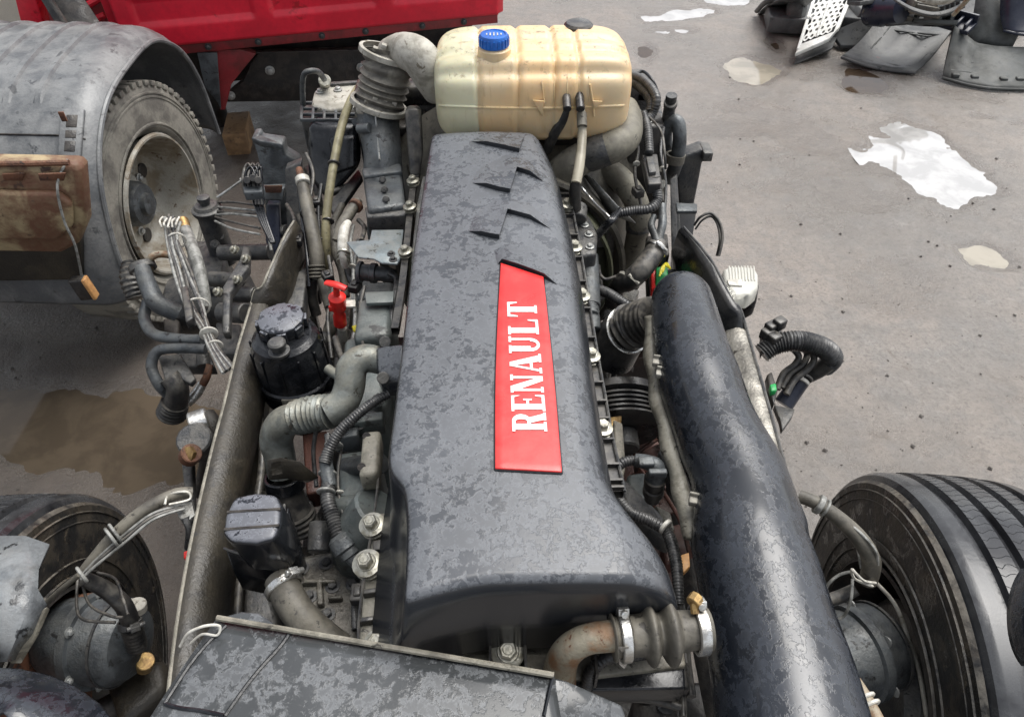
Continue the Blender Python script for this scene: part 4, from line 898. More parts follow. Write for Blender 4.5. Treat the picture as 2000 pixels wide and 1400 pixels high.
# ---------------------------------------------------------------- coolant expansion tank
yT = 1.93; zT = 1.358
tcx0, tcx1 = XY(853, 1.93, zT), XY(1222, 1.93, zT); TL_ = tcx1-tcx0
TANK_SPLIT = XY(936, 1.80, 1.40)
tank_material()
NX, NA = 170, 144
def tank_pt(u, a):
    """u along the tank, a round the section: a rounded box pinched by moulded waists and cross ribs"""
    hy, hz = .165, .122
    endf = (1-abs(2*u-1)**7)**.36 if 0 < u < 1 else 0
    endf = max(.0, endf)
    c, s = math.cos(a), math.sin(a); n = 3.4
    k = (abs(c)**n+abs(s)**n)**(-1/n)
    y = hy*k*c; z = hz*k*s
    # longitudinal grooves over the top half, giving rows of pillows
    top = max(0, s)**.5 if s > 0 else 0
    g = 0
    for uc in (.225, .42, .60, .72): g += math.exp(-((u-uc)/.013)**2)
    g = min(1, g)
    w = 0
    for ac in (35, 62, 88, 114, 140): w += math.exp(-((math.degrees(a) % 360-ac)/6.5)**2)
    if u > .75: w *= 1.2
    seam = math.exp(-((math.degrees(a) % 360-208)/3.0)**2)+math.exp(-((math.degrees(a) % 360-332)/3.0)**2)
    sc = 1-.06*g*(1 if s > 0 else .6)-.085*w*top*min(1, endf*1.2)
    if .53 < u < .70 and 180 < math.degrees(a) % 360 < 215: sc -= .03
    rib = .010*math.sin((math.degrees(a))*.0)*0
    sc *= (.40+.60*endf) if endf > 0 else .40
    low = 1-.10*max(0, -s)*(.5-.5*math.cos(2*math.pi*min(1, u*1.0)))*0
    return y*sc, z*sc*low, seam
rowsT = []
for i in range(NX+1):
    u = .5-.5*math.cos(math.pi*i/NX) if (i < 12 or i > NX-12) else None
    u = i/NX
    u = u + .0
    uu = min(max(u, .0008), .9992)
    # gather rings near both ends
    uu = .5-.5*math.copysign(abs(math.cos(math.pi*uu))**.78, math.cos(math.pi*uu))
    row = []
    for k in range(NA):
        a = 2*math.pi*k/NA; y, z, sm = tank_pt(uu, a)
        row.append(Vector((tcx0+TL_*uu, yT-y if False else yT+y, zT+z)))
    row.append(row[0]); rowsT.append(row)
mb = MB().grid(rowsT)
for ends, rv in ((rowsT[0], 1), (rowsT[-1], 0)): mb.add(ends[:-1], [tuple(range(NA))])
tk_ = mb.build('expansion_tank', 'tank_plastic', T, angle=75, label='cream and amber coolant expansion tank, paler at its left end')
tt = bvh(tk_)
def TK(px, py, lift=.002): return onto(tt, px, py, lift, 1.4)
# welded seam all round, low on the body
seam = []
for k in range(49):
    px = 858+(1218-858)*k/48; py = 206+5*math.sin(math.pi*k/48)
    seam.append((*TK(px, py, .001), .0035))
MB().sweep(seam, 8).build('tank_seam', 'tank_plastic', tk_)
for (L, wd_) in (([(1063, 200), (1058, 160), (1060, 225)], 6), ([(1152, 165), (1158, 200), (1160, 226)], 6)):
    MB().sweep([(*TK(x, y, .004), .003) for x, y in L], 6).build('tank_fin', 'tank_plastic', tk_)
for q in ([(1040, 195), (1062, 196), (1058, 224)], [(1156, 196), (1176, 197), (1160, 212)]):
    P_ = [TK(*p, .0) for p in q]; MB().prism(P_, (0, -.012, .004)).build('tank_fin', 'tank_plastic', tk_, bevel=.001)
for q in ([(843, 178), (862, 168), (864, 190), (845, 194)], [(1212, 142), (1226, 150), (1222, 215), (1210, 205)]):
    MB().prism([WY(*p, 1.90) for p in q], (0, .03, 0)).build('tank_lug', 'tank_plastic', tk_, bevel=.003)
for x in (1082, 1108, 1131, 1150): MB().sweep([(*TK(x, y, .0005), .0018) for y in (150, 165, 180, 198)], 5).build('tank_rib', 'tank_plastic', tk_)
# filler neck with blue cap, black cap behind
cb = W(965, 90, 1.488)
nk = MB().lathe(cb-Vector((0, 0, .05)), (0, 0, 1), [(0, .044), (.045, .042), (.05, .036), (.052, 0)], 32).build('filler_neck', 'tank_plastic', tk_)
cp_ = MB(); nprof = [(0, .035), (.002, .0375), (.026, .0365), (.0295, .034), (.030, .030), (.0275, .028), (.0275, 0)]
cp_.lathe(cb+Vector((0, 0, .0)), (0, 0, 1), nprof, 40)
for k in range(20):
    a = 2*math.pi*k/20; cp_.box(cb+Vector((math.cos(a)*.0372, math.sin(a)*.0372, .013)), (.004, .005, .020), Matrix.Rotation(a, 3, 'Z'))
cp_.build('filler_cap', 'blue_plastic', tk_, angle=35)
for k in range(5): MB().box(cb+Vector((-.018+.009*k, 0, .0285)), (.003, .022-.006*abs(k-2), .002)).build('cap_mark', 'white_tie', tk_)
c2 = W(1130, 50, 1.466)
MB().lathe(c2-Vector((0, 0, .02)), (0, 0, 1), [(0, .040), (.022, .040), (.028, .034), (.030, 0)], 28).build('vent_cap', 'black_plastic', tk_)
# bracket under the tank, small hoses off its face
MB().box((tcx0+TL_*.5, 1.95, 1.215), (TL_*.75, .16, .035)).build('tank_bracket', 'void_metal', T, bevel=.006)
MB().cyl(WY(1108, 196, 1.745)+Vector((0, .03, 0)), WY(1108, 214, 1.73), .011).build('hose_fitting', 'black_plastic', T)
hose('vent_hose', [(1108, 207, 1.36, 20), (1098, 236, 1.32, 20), (1082, 262, 1.28, 21), (1068, 292, 1.22, 22)], 'hose_dark', T)
MB().cyl(WY(1134, 196, 1.745)+Vector((0, .03, 0)), WY(1134, 214, 1.73), .011).build('hose_fitting', 'black_plastic', T)
hose('milky_hose', [(1134, 205, 1.37, 17), (1136, 235, 1.34, 17), (1137, 268, 1.31, 18), (1132, 320, 1.27, 20), (1125, 358, 1.24, 20)], 'milky_hose', T)
hose('hose_sleeve', [(1136, 222, 1.353, 20), (1137, 248, 1.332, 20)], 'hose_rubber', T)
hose('hose_sleeve', [(1126, 352, 1.243, 22), (1123, 380, 1.20, 24), (1124, 415, 1.13, 23)], 'hose_dark', T)
# ---------------------------------------------------------------- radiator, cooling fan and shroud
yR = 2.06
rd = MB().box((.04, yR+.06, .86), (.80, .09, .78)).build('radiator', 'radiator_fin', T, bevel=.008)
MB().box((.04, yR+.06, 1.26), (.86, .12, .06)).build('radiator_tank', 'black_plastic', T, bevel=.012)
for x_ in (-.38, .46): MB().box((x_, yR+.06, .9), (.07, .12, .74)).build('radiator_side', 'black_plastic', T, bevel=.01)
fcx, fcy, fcz = .045, 1.74, .86
yax = Vector((0, 1, 0))
MB().lathe((fcx, fcy, fcz), yax, [(-.03, .345), (-.035, .335), (-.03, .325), (.06, .322), (.10, .33), (.26, .44), (.262, .45), (.10, .342), (.05, .335), (-.03, .345)], 80).build('fan_shroud', 'hose_rubber', T, angle=30)
MB().lathe((fcx, fcy-.05, fcz), yax, [(0, .305), (-.006, .300), (0, .292), (.05, .29), (.055, .303), (0, .305)], 80).build('fan_ring', 'fan_green', T, angle=30)
MB().cyl((fcx, fcy-.06, fcz), (fcx, fcy+.06, fcz), .08).build('fan_hub', 'cast_dark', T)
for k in range(9):
    a = 2*math.pi*k/9; d1 = Vector((math.cos(a), 0, math.sin(a))); tn = Vector((-math.sin(a), 0, math.cos(a)))
    rws_ = []
    for j in range(7):
        r_ = .075+.215*j/6; tw = .035-.012*j/6; rws_.append([Vector((fcx, fcy, fcz))+d1*r_+tn*(s_*(.035+.03*j/6))+yax*(s_*tw) for s_ in (-1, -.4, .3, 1)])
    MB().grid(rws_).build('fan_blade', 'fan_green', T, solid=.004)
plate([[(1160, 350, 1.13), (1130, 330, 1.14)], [(1205, 400, 1.10), (1165, 375, 1.10)], [(1242, 435, 1.03), (1190, 418, 1.03)]], 'aluminium', 'heat_shield', th=.003)
hose('wire_stay', [(1135, 365, 1.16, 5), (1165, 400, 1.13, 5), (1200, 432, 1.10, 5)], 'steel_bright', T, 6)
# upper radiator hose, dusty with a dark wet patch, and its lower neighbour
hose('radiator_hose', [(1085, 352, 1.14, 66), (1112, 325, 1.19, 64), (1150, 303, 1.22, 62), (1195, 288, 1.25, 62), (1222, 268, 1.26, 60), (1228, 235, 1.27, 54), (1222, 212, 1.27, 48)], 'hose_dusty', T, 24, 'dusty upper radiator hose')
hose('hose_sleeve', [(1150, 303, 1.221, 66), (1172, 296, 1.237, 65), (1186, 291, 1.245, 64)], 'cast_dark', T, 24)
hose('radiator_hose', [(1165, 325, 1.10, 46), (1205, 345, 1.09, 48), (1238, 385, 1.05, 48), (1248, 430, .98, 46), (1240, 480, .88, 42), (1228, 540, .78, 40)], 'hose_dusty', T, 20)
hose('hose_sleeve', [(1247, 418, .995, 50), (1247, 448, .945, 50)], 'cast_dark', T, 20)
# connector hose lower right
hose('coolant_hose', [(1288, 478, 1.06, 38), (1270, 505, 1.05, 42), (1248, 532, 1.03, 42), (1228, 548, 1.0, 42), (1214, 552, .97, 38)], 'hose_dark', T, 20)
dd = W(1228, 548, 1.0)-W(1288, 478, 1.06)
band(1282, 485, 1.058, dd, 44, .010, 'steel_bright', T); band(1228, 548, 1.0, dd, 46, .010, 'aluminium_dusty', T)
hose('elbow_pipe', [(1225, 550, .99, 34), (1205, 562, .94, 34), (1198, 590, .86, 34)], 'void_metal', T, 16)
ribbed('wiring_conduit', [(1158, 562, .98, 20), (1185, 572, 1.0, 22), (1215, 590, 1.0, 22), (1240, 605, .98, 20)], 'conduit', T, .0065, .14)
# water pump snout and alternator side right of the cover
slab([(1112, 430), (1150, 418), (1168, 455), (1165, 495), (1128, 500)], 1.10, .12).build('thermostat_housing', 'cast_dark', T, bevel=.010, seg=3)
MB().cyl(W(1128, 430, 1.12), W(1130, 405, 1.13), .024).build('thermostat_neck', 'cast_dark', T)
for p in ((1142, 440), (1150, 458), (1152, 482), (1120, 460)): place(NUT, 'bolt', W(*p, 1.102), T, (0, 0, 1), .8)
MB().cyl(W(1148, 500, 1.05), W(1152, 600, 1.0), .028).cyl(W(1152, 598, 1.0), W(1155, 645, .97), .024).build('coolant_rail', 'cast_grey', T)
ribbed('pipe_joint', [(1152, 590, 1.01, 30), (1154, 615, 1.0, 30)], 'cast_grey', T, .012, .12)
MB().cyl(W(1140, 520, 1.0), W(1150, 590, .92), .045).build('alternator', 'cast_dark', T)
hose('filter_cone', [(1160, 630, .95, 20), (1180, 655, .90, 40)], 'void_metal', T)
# looms on the right
ribbed('wiring_conduit', [(1215, 160, 1.30, 20), (1245, 165, 1.31, 21), (1272, 195, 1.30, 22), (1270, 220, 1.28, 22)], 'conduit', T, .008, .12)
ribbed('wiring_conduit', [(1226, 146, 1.32, 16), (1258, 158, 1.33, 18), (1282, 190, 1.32, 18), (1275, 222, 1.28, 18), (1260, 235, 1.27, 18)], 'conduit', T, .008, .12)
ribbed('wiring_conduit', [(1257, 222, 1.28, 18), (1265, 255, 1.26, 19), (1268, 300, 1.23, 19)], 'conduit', T, .008, .14)
cn_ = slab([(1254, 302), (1284, 300), (1292, 358), (1266, 360)], 1.225, .03).build('loom_connector', 'black_plastic', T, bevel=.004)
slab([(1262, 306), (1276, 305), (1282, 335), (1268, 337)], 1.236, .02).build('connector_latch', 'cast_dark', cn_, bevel=.002)
MB().cyl(W(1278, 345, 1.22), W(1282, 372, 1.19), .017).build('connector_boot', 'black_plastic', cn_)
ribbed('wiring_conduit', [(1282, 370, 1.20, 21), (1284, 392, 1.18, 21), (1268, 408, 1.17, 20), (1235, 412, 1.16, 20), (1205, 418, 1.15, 18)], 'conduit', T, .0065, .14)
ribbed('wiring_conduit', [(1208, 416, 1.15, 15), (1185, 440, 1.12, 16), (1165, 462, 1.08, 17), (1152, 480, 1.05, 16)], 'conduit', T, .0065, .14)
for k in range(3): hose('loom_tape', [(1200+6*k, 418-5*k, 1.16, 9), (1190+4*k, 430, 1.165, 9), (1178, 440+3*k, 1.14, 9)], 'black_gloss', T, 6)
hose('sensor_wire', [(1270, 230, 1.28, 5), (1292, 258, 1.27, 5), (1298, 300, 1.24, 5), (1300, 330, 1.2, 5)], 'hose_dark', T, 6)
# structure at the right of the radiator
slab([(1225, 170), (1270, 165), (1292, 200), (1300, 245), (1232, 250)], 1.20, .12).build('radiator_end', 'black_plastic', T, bevel=.01)
slab([(1240, 182), (1262, 180), (1268, 200), (1244, 205)], 1.225, .03).build('end_boss', 'aluminium', T, bevel=.005)
for p in ((1246, 186), (1240, 218), (1262, 236)): place(NUT, 'bolt', W(*p, 1.236), T, (0, 0, 1), 1.3)
MB().prism([WY(1225, 228, 2.0), WY(1296, 236, 2.0), WY(1296, 430, 1.96), WY(1250, 430, 1.96), WY(1230, 330, 2.0)], (0, .06, 0)).build('cooler_side', 'void_metal', T, bevel=.006)
MB().prism([WY(1200, 322, 1.99), WY(1245, 315, 1.99), WY(1245, 420, 1.97), WY(1200, 420, 1.97)], (0, .01, 0)).build('cooler_plate', 'radiator_fin', T, bevel=.002)
hose('drain_hose', [(1312, 186, 1.28, 22), (1308, 210, 1.24, 23), (1303, 240, 1.19, 23)], 'conduit', T)
MB().cyl(W(1310, 200, 1.26), W(1309, 207, 1.245), .020).build('hose_collar', 'hose_dark', T)
hose('crank_vent_hose', [(1303, 295, 1.10, 24), (1300, 260, 1.16, 26), (1312, 238, 1.20, 27), (1325, 243, 1.20, 27), (1327, 280, 1.15, 27), (1320, 320, 1.08, 27), (1308, 350, 1.0, 26)], 'cast_grey', T, 18)
bb = W(1318, 310, 1.10); MB().lathe(bb-Vector((0, 0, .012)), (.05, .1, 1), [(0, .023), (0, .030), (.026, .030), (.026, .023)], 24).build('hose_clip', 'hose_rubber', T)
slab([(1282, 350, 1.14), (1300, 352, 1.14), (1298, 372, 1.10), (1285, 385, 1.08)], 0, .02).build('white_tag', 'white_tie', T, bevel=.002)
# cast cab-mount brackets, right and left
def cast_bracket(P_top, yv, thick, mat, name): return MB().prism([WY(x, y, yy) for (x, y, yy) in P_top], (0, thick, 0)).build(name, mat, T, bevel=.008, seg=3)
Y0 = 2.02
b1 = cast_bracket([(1330, 308, Y0), (1350, 300, Y0), (1362, 296, Y0), (1372, 292, Y0), (1387, 296, Y0), (1385, 306, Y0), (1372, 318, Y0), (1366, 350, Y0), (1356, 400, Y0), (1340, 440, Y0), (1326, 400, Y0), (1322, 340, Y0)], 0, .06, 'cast_dark', 'cab_mount')
MB().cyl(WY(1345, 305, 2.04), WY(1345, 301, 2.04), .012).build('mount_hole', 'void_metal', b1)
MB().box(WY(1378, 297, 2.03), (.03, .07, .03)).build('mount_lug', 'cast_dark', b1, bevel=.004)
slab([(1320, 395), (1362, 398), (1362, 412), (1322, 412)], 1.04, .012).build('mount_shelf', 'cast_grey', b1, bevel=.003)
MB().prism([WY(1312, 408, 1.95), WY(1362, 405, 1.95), WY(1352, 470, 1.9), (WY(1345, 500, 1.85)), WY(1314, 480, 1.88)], (0, .03, 0)).build('mount_web', 'rail_black', T, bevel=.004)
MB().prism([WY(1308, 350, 1.93), WY(1318, 345, 1.93), WY(1326, 480, 1.85), WY(1322, 560, 1.75), WY(1312, 560, 1.75)], (.012, .02, 0)).build('mount_stay', 'cast_dark', T, bevel=.003)
hose('wishbone', [(1278, 422, 1.10, 12), (1272, 440, 1.09, 14), (1280, 462, 1.08, 16), (1285, 480, 1.07, 18)], 'cast_grey', T); hose('wishbone', [(1293, 400, 1.12, 14), (1294, 435, 1.10, 17), (1288, 462, 1.08, 17), (1286, 480, 1.07, 18)], 'cast_grey', T)
slab([(1262, 460), (1304, 455), (1308, 498), (1270, 505)], .98, .08).build('hinge_block', 'void_metal', T, bevel=.006)
slab([(1290, 470), (1300, 470), (1303, 495), (1293, 497)], 1.02, .04).build('hinge_stop', 'cast_grey', T, bevel=.003)
b2 = cast_bracket([(490, 268, 2.15), (504, 266, 2.15), (508, 276, 2.15), (552, 282, 2.15), (556, 302, 2.15), (582, 318, 2.15), (584, 345, 2.15), (570, 372, 2.12), (570, 440, 2.05), (548, 450, 2.05), (520, 440, 2.05), (514, 360, 2.12), (505, 310, 2.15)], 0, .06, 'cast_grey', 'cab_mount')
slab([(490, 268), (508, 276), (552, 282), (540, 276), (510, 264)], 1.14, .02).build('mount_pad', 'cast_grey', b2, bevel=.003)
MB().cyl(WY(532, 284, 2.14), WY(532, 287, 2.14), .010).build('mount_hole', 'void_metal', b2)
MB().prism([WY(508, 360, 2.07), WY(560, 358, 2.07), WY(556, 382, 2.05), WY(514, 382, 2.05)], (0, -.03, 0)).build('mount_pocket', 'cast_grey', b2, bevel=.004)
MB().prism([WY(516, 362, 2.035), WY(552, 361, 2.035), WY(550, 376, 2.03), WY(519, 376, 2.03)], (0, -.004, 0)).build('pocket_rust', 'rust', b2, bevel=.002)
MB().prism([WY(556, 330, 2.05), WY(588, 318, 2.05), WY(590, 470, 1.95), WY(570, 500, 1.92), WY(560, 440, 1.98)], (.0, .04, 0)).build('rail_horn', 'cast_dark', T, bevel=.005)
MB().prism([WY(520, 400, 2.04), WY(545, 400, 2.04), WY(548, 470, 1.96), WY(530, 520, 1.90), WY(518, 470, 1.96)], (.0, .03, 0)).build('rail_horn', 'scrap_navy', T, bevel=.005)
# ---------------------------------------------------------------- intake: white elbow, ribbed hose, cast elbow, flange
hose('intake_elbow', [(764, 106, 1.395, 60), (790, 100, 1.425, 68), (820, 114, 1.43, 74), (842, 150, 1.38, 70), (856, 178, 1.33, 60)], 'aluminium_dusty', T, 28, 'dusty white intake elbow')
ribbed('intake_hose', [(760, 102, 1.41, 98), (756, 135, 1.37, 102), (748, 172, 1.32, 100), (739, 210, 1.27, 96)], 'bellows_dusty', T, .0215, .14, 32, 'ribbed intake hose grey with dust')
di = W(740, 192, 1.29)-W(758, 104, 1.41)
for (px, py, z) in ((757, 106, 1.405), (740, 205, 1.277)):
    b_ = band(px, py, z, di, 110, .016, 'aluminium_dusty', T, 'ribbed_clamp', False); c_ = W(px, py, z)
    for k in range(5): MB().box(c_+Vector((-.05+.025*k, -.048+.006*abs(k-2), .040-.01*abs(k-2))), (.014, .016, .012), Matrix.Rotation(R(20), 3, 'Y')).build('clamp_tooth', 'aluminium_dusty', b_, bevel=.002)
hose('cast_elbow', [(740, 190, 1.293, 86), (737, 220, 1.25, 84), (742, 260, 1.21, 78), (747, 300, 1.17, 74), (748, 335, 1.13, 76)], 'cast_grey', T, 28, 'grey cast intake elbow')
MB().cyl(W(700, 252, 1.24), W(722, 250, 1.25), .014).build('elbow_boss', 'cast_grey', T); MB().cyl(W(703, 215, 1.27), W(712, 214, 1.28), .014).build('elbow_boss', 'aluminium_dusty', T)
mb = MB().lathe(W(695, 238, 1.23), (0, -1, .3), [(0, .006), (0, .011), (.006, .011), (.006, .006)], 14); mb.build('lifting_eye', 'cast_grey', T)
MB().sweep([(*(W(738, 205, 1.275)+Vector((0, -.045, .035))), .003), (*(W(742, 260, 1.21)+Vector((0, -.042, .034))), .003), (*(W(747, 320, 1.15)+Vector((0, -.04, .035))), .003)], 6).build('casting_seam', 'aluminium', T)
slab([(706, 328), (782, 318), (786, 334), (710, 344)], 1.165, .10).build('elbow_flange', 'cast_grey', T, bevel=.006)
th_ = slab([(708, 344), (784, 334), (792, 400), (718, 410)], 1.155, .12).build('throttle_body', 'cast_grey', T, bevel=.012, seg=3)
for p in ((747, 352), (751, 371), (754, 390)):
    MB().cyl(W(*p, 1.154), W(*p, 1.160), .010).cyl(W(*p, 1.160), W(*p, 1.166), .006).build('throttle_screw', 'cast_dark', th_)
slab([(712, 404), (796, 396), (794, 420), (716, 424)], 1.14, .06).build('throttle_flange', 'cast_dark', T, bevel=.005)
slab([(716, 424), (790, 420), (790, 445), (745, 440), (742, 455), (716, 452)], 1.08, .08).build('throttle_foot', 'cast_grey', T, bevel=.006)
MB().cyl(W(735, 436, 1.09), W(785, 430, 1.09), .018).build('throttle_shaft', 'cast_grey', T)
# round-ended upright bar and shroud behind
MB().prism([WY(790, 222, 1.84), WY(796, 214, 1.84), WY(816, 214, 1.84), WY(822, 222, 1.84), WY(826, 300, 1.80), WY(820, 345, 1.76), WY(800, 345, 1.76)], (0, .03, 0)).build('fan_guard_bar', 'hose_dark', T, bevel=.008, seg=3)
slab([(690, 205), (880, 188), (880, 235), (700, 262)], 1.20, .03).build('cooler_top', 'void_metal', T, bevel=.006)
for k in range(7): slab([(800+12*k, 214-k), (806+12*k, 213-k), (808+12*k, 232-k), (802+12*k, 233-k)], 1.215, .02).build('cooler_web', 'black_plastic', T, bevel=.002)
slab([(780, 270), (870, 240), (900, 262), (835, 300), (800, 345)], 1.12, .02).build('shroud_top', 'rail_dust', T, bevel=.006)
slab([(840, 178), (925, 170), (925, 262), (846, 262)], 1.14, .03).build('shroud_panel', 'cast_grey', T, bevel=.01)
# dust-white housing, grid-topped box
dh = slab([(612, 178), (640, 166), (706, 160), (716, 205), (640, 214), (606, 205)], 1.17, .12).build('filter_housing', 'aluminium_dusty', T, bevel=.012, seg=3)
for p in ((625, 180), (660, 176)): place(NUT, 'bolt', W(*p, 1.172), dh, (0, 0, 1), 1.0)
slab([(645, 165), (705, 160), (704, 156), (646, 160)], 1.18, .01).build('housing_rim', 'cast_dark', dh, bevel=.002)
MB().cyl(W(634, 168, 1.16), W(634, 158, 1.21), .016).cyl(W(634, 160, 1.205), W(634, 157, 1.215), .020).build('housing_port', 'bolt_metal', dh)
hose('overflow_pipe', [(592, 205, 1.16, 11), (591, 170, 1.24, 11), (594, 146, 1.29, 11), (606, 139, 1.30, 11), (622, 141, 1.28, 11), (633, 155, 1.23, 11)], 'cast_grey', T, 12)
bxm = MB().prism([W(588, 228, 1.155), W(700, 230, 1.155), W(700, 240, 1.13), W(588, 240, 1.13)], (0, 0, -.10)); bxm.build('box_front', 'cast_dark', T, bevel=.006)
gf = thing  # grid top: frame bars
gt = slab([(588, 196), (692, 194), (692, 200), (588, 202)], 1.165, .012); 
bars = MB()
def bar(p, q, wpx=4, z=1.165): 
    a, b = W(*p, z), W(*q, z); d = (b-a).normalized(); n = Vector((-d.y, d.x, 0))*(wpx/2/ppm(a)); bars.prism([a-n, b-n, b+n, a+n], (0, 0, -.010))
for k in range(6): bar((590+(700-590)*k/5, 199), (588+(700-588)*k/5, 232), 5)
for k in range(4): bar((588, 199+33*k/3), (700, 199+33*k/3), 4)
bars.build('grid_top', 'cast_grey', T, bevel=.001)
slab([(588, 199), (700, 199), (700, 232), (588, 232)], 1.13, .02).build('grid_floor', 'black_plastic', T)
db = MB().prism([WY(600, 246, 2.09), WY(700, 248, 2.09), WY(702, 330, 2.03), WY(640, 400, 1.98), WY(600, 350, 2.03)], (0, .08, 0)).build('dryer_box', 'black_gloss', T, bevel=.022, seg=4)
MB().prism([WY(640, 272, 2.06), WY(696, 268, 2.06), WY(698, 330, 2.02), WY(650, 345, 2.01)], (0, .03, 0)).build('dryer_bulge', 'black_gloss', db, bevel=.016, seg=4)
for (a, b, c, d, zz) in ((600, 330, 625, 420, .95), (640, 380, 700, 350, .98)): hose('rubber_pipe', [(a, b, zz, 14), ((a+c)/2+8, (b+d)/2, zz, 14), (c, d, zz-.05, 14)], 'hose_dark', T)
slab([(640, 400), (700, 330), (708, 345), (655, 420)], 1.0, .02).build('diagonal_stay', 'cast_dark', T, bevel=.003)
# long hoses running toward the front on the left
hose('yellow_hose', [(700, 172, 1.25, 15), (684, 200, 1.24, 16), (668, 245, 1.20, 17), (652, 320, 1.15, 17), (640, 400, 1.08, 17), (636, 460, 1.02, 18), (640, 520, .94, 18), (648, 560, .86, 17)], 'yellow_hose', T, 14, 'long stained yellowish hose')
for p in ((646, 320, 1.152), (638, 432, 1.05)): band(p[0]+(3 if p[1] > 400 else 6), p[1], p[2], (0, -1, -.4), 21, .006, 'black_plastic', T, 'cable_tie', False)
hose('fuel_hose', [(588, 345, 1.12, 20), (596, 385, 1.09, 24), (606, 430, 1.06, 26), (616, 480, 1.02, 27), (620, 520, .98, 27), (618, 545, .95, 24)], 'hose_rubber', T, 18)
band(591, 353, 1.115, W(606, 430, 1.06)-W(588, 345, 1.12), 25, .02, 'white_tie', T, 'hose_collar', False)
MB().cyl(W(584, 330, 1.13), W(588, 350, 1.12), .010).build('hose_tail', 'rust', T)
dk = W(620, 545, .95)-W(616, 480, 1.02)
for k in range(4): band(619, 520+7*k, .985-.008*k, dk, 31, .006, 'hose_rubber', T, 'ferrule_ring', False)
hose('fuel_hose', [(612, 545, .95, 20), (610, 580, .90, 20), (618, 615, .85, 20)], 'hose_dark', T); hose('fuel_hose', [(630, 545, .96, 22), (643, 590, .92, 24), (652, 625, .90, 24), (640, 655, .86, 24)], 'hose_rubber', T, 16)
hose('pump_line', [(655, 470, 1.06, 14), (668, 440, 1.08, 22), (686, 412, 1.09, 22), (700, 392, 1.10, 18)], 'hose_rubber', T, 14)
band(695, 402, 1.095, (.4, 1, 0), 26, .012, 'rust', T, 'hose_clamp', False)
hose('pump_line', [(668, 400, 1.02, 14), (652, 440, 1.0, 16), (656, 490, .98, 18), (668, 530, .94, 16), (676, 580, .9, 16)], 'hose_rubber', T, 12)
hose('white_sleeve_line', [(680, 435, 1.12, 14), (672, 450, 1.12, 20), (669, 480, 1.10, 20), (671, 505, 1.07, 18), (674, 520, 1.04, 14)], 'white_tie', T, 14)
for k in range(3): band(671, 495+8*k, 1.085-.012*k, (0, -1, -.3), 24, .006, 'bolt_metal', T, 'ferrule_ring', False)
hose('pump_line', [(676, 520, 1.02, 12), (684, 545, .99, 13), (700, 580, .97, 13), (700, 620, .95, 12)], 'conduit', T)
# blue-grey stay plate and sensor under it
pl_ = slab([(676, 472), (722, 468), (726, 449), (788, 448), (782, 508), (776, 515), (745, 513), (730, 505), (700, 502)], 1.14, .006).build('stay_plate', 'aluminium', T, bevel=.002)
M['stay_blue'] = surf('stay_blue', (.235, .275, .29), (.15, .175, .18), .4, .3, scale=14, dust=.3, bump=.3, spots=(.06, .06, .05)); pl_.data.materials[0] = M['stay_blue']
for p in ((764, 496), (768, 507)): place(DARKNUT, 'bolt', W(*p, 1.141), pl_, (0, 0, 1), .7)
sx = W(775, 536, 1.07)-W(700, 530, 1.07)
MB().lathe(W(698, 531, 1.07), sx, [(0, .022), (.004, .028), (.012, .028), (.014, .022), (.035, .022), (.037, .026), (.05, .026), (.052, .020), (.085, .018), (.10, .014)], 20).build('pressure_sensor', 'cast_grey', T, angle=30)
hose('sensor_lead', [(762, 534, 1.08, 14), (775, 545, 1.08, 13), (772, 575, 1.08, 12), (765, 610, 1.07, 12), (764, 645, 1.06, 12)], 'conduit', T)
slab([(700, 545), (770, 550), (768, 580), (695, 585)], .98, .1).build('manifold_end', 'cast_grey', T, bevel=.01)
slab([(712, 570), (770, 568), (768, 590), (715, 592)], 1.10, .01).build('manifold_stay', 'cast_green', T, bevel=.002)
# red pump primer
pr = W(663, 615, 1.05)
red = MB().lathe(W(665, 634, 1.0), W(657, 568, 1.12)-W(665, 634, 1.0), [(0, .012), (.003, .016), (.035, .0155), (.04, .0125), (.058, .0125), (.062, .019), (.10, .021), (.104, .017), (.108, .008), (.13, .007)], 24).build('primer_pump', 'red_plastic', T, angle=35, label='red hand primer pump')
MB().sweep(smooth_path([(*W(637, 552, 1.135), .0085), (*W(656, 556, 1.14), .0100), (*W(676, 564, 1.135), .0085)], 5), 12, flat=.6).build('pump_handle', 'red_plastic', red)
for a_ in (-20, 30): MB().box(W(660, 600, 1.06)+Vector((.012*(1 if a_ > 0 else -1), -.018, .012)), (.010, .008, .016)).build('pump_catch', 'red_plastic', red, bevel=.002)
slab([(675, 586), (694, 585), (694, 598), (676, 599)], 1.07, .006).build('pump_tag', 'white_tie', T, bevel=.001)
MB().cyl(W(668, 640, .99), W(671, 680, .92), .012).build('pump_stem', 'aluminium_dusty', T)
slab([(686, 636), (702, 632), (704, 644), (690, 646)], 1.0, .02).build('yellow_clip', 'yellow_plastic', T, bevel=.003)
for (L, wq, m) in (([(700, 470), (690, 540), (694, 620), (684, 700)], 9, 'aluminium'), ([(655, 660), (668, 700), (690, 720)], 14, 'hose_dark'), ([(640, 720), (665, 735), (690, 730)], 20, 'pipe_grey')): hose('fuel_line', [(x, y, .99, wq) for x, y in L], m, T, 10)
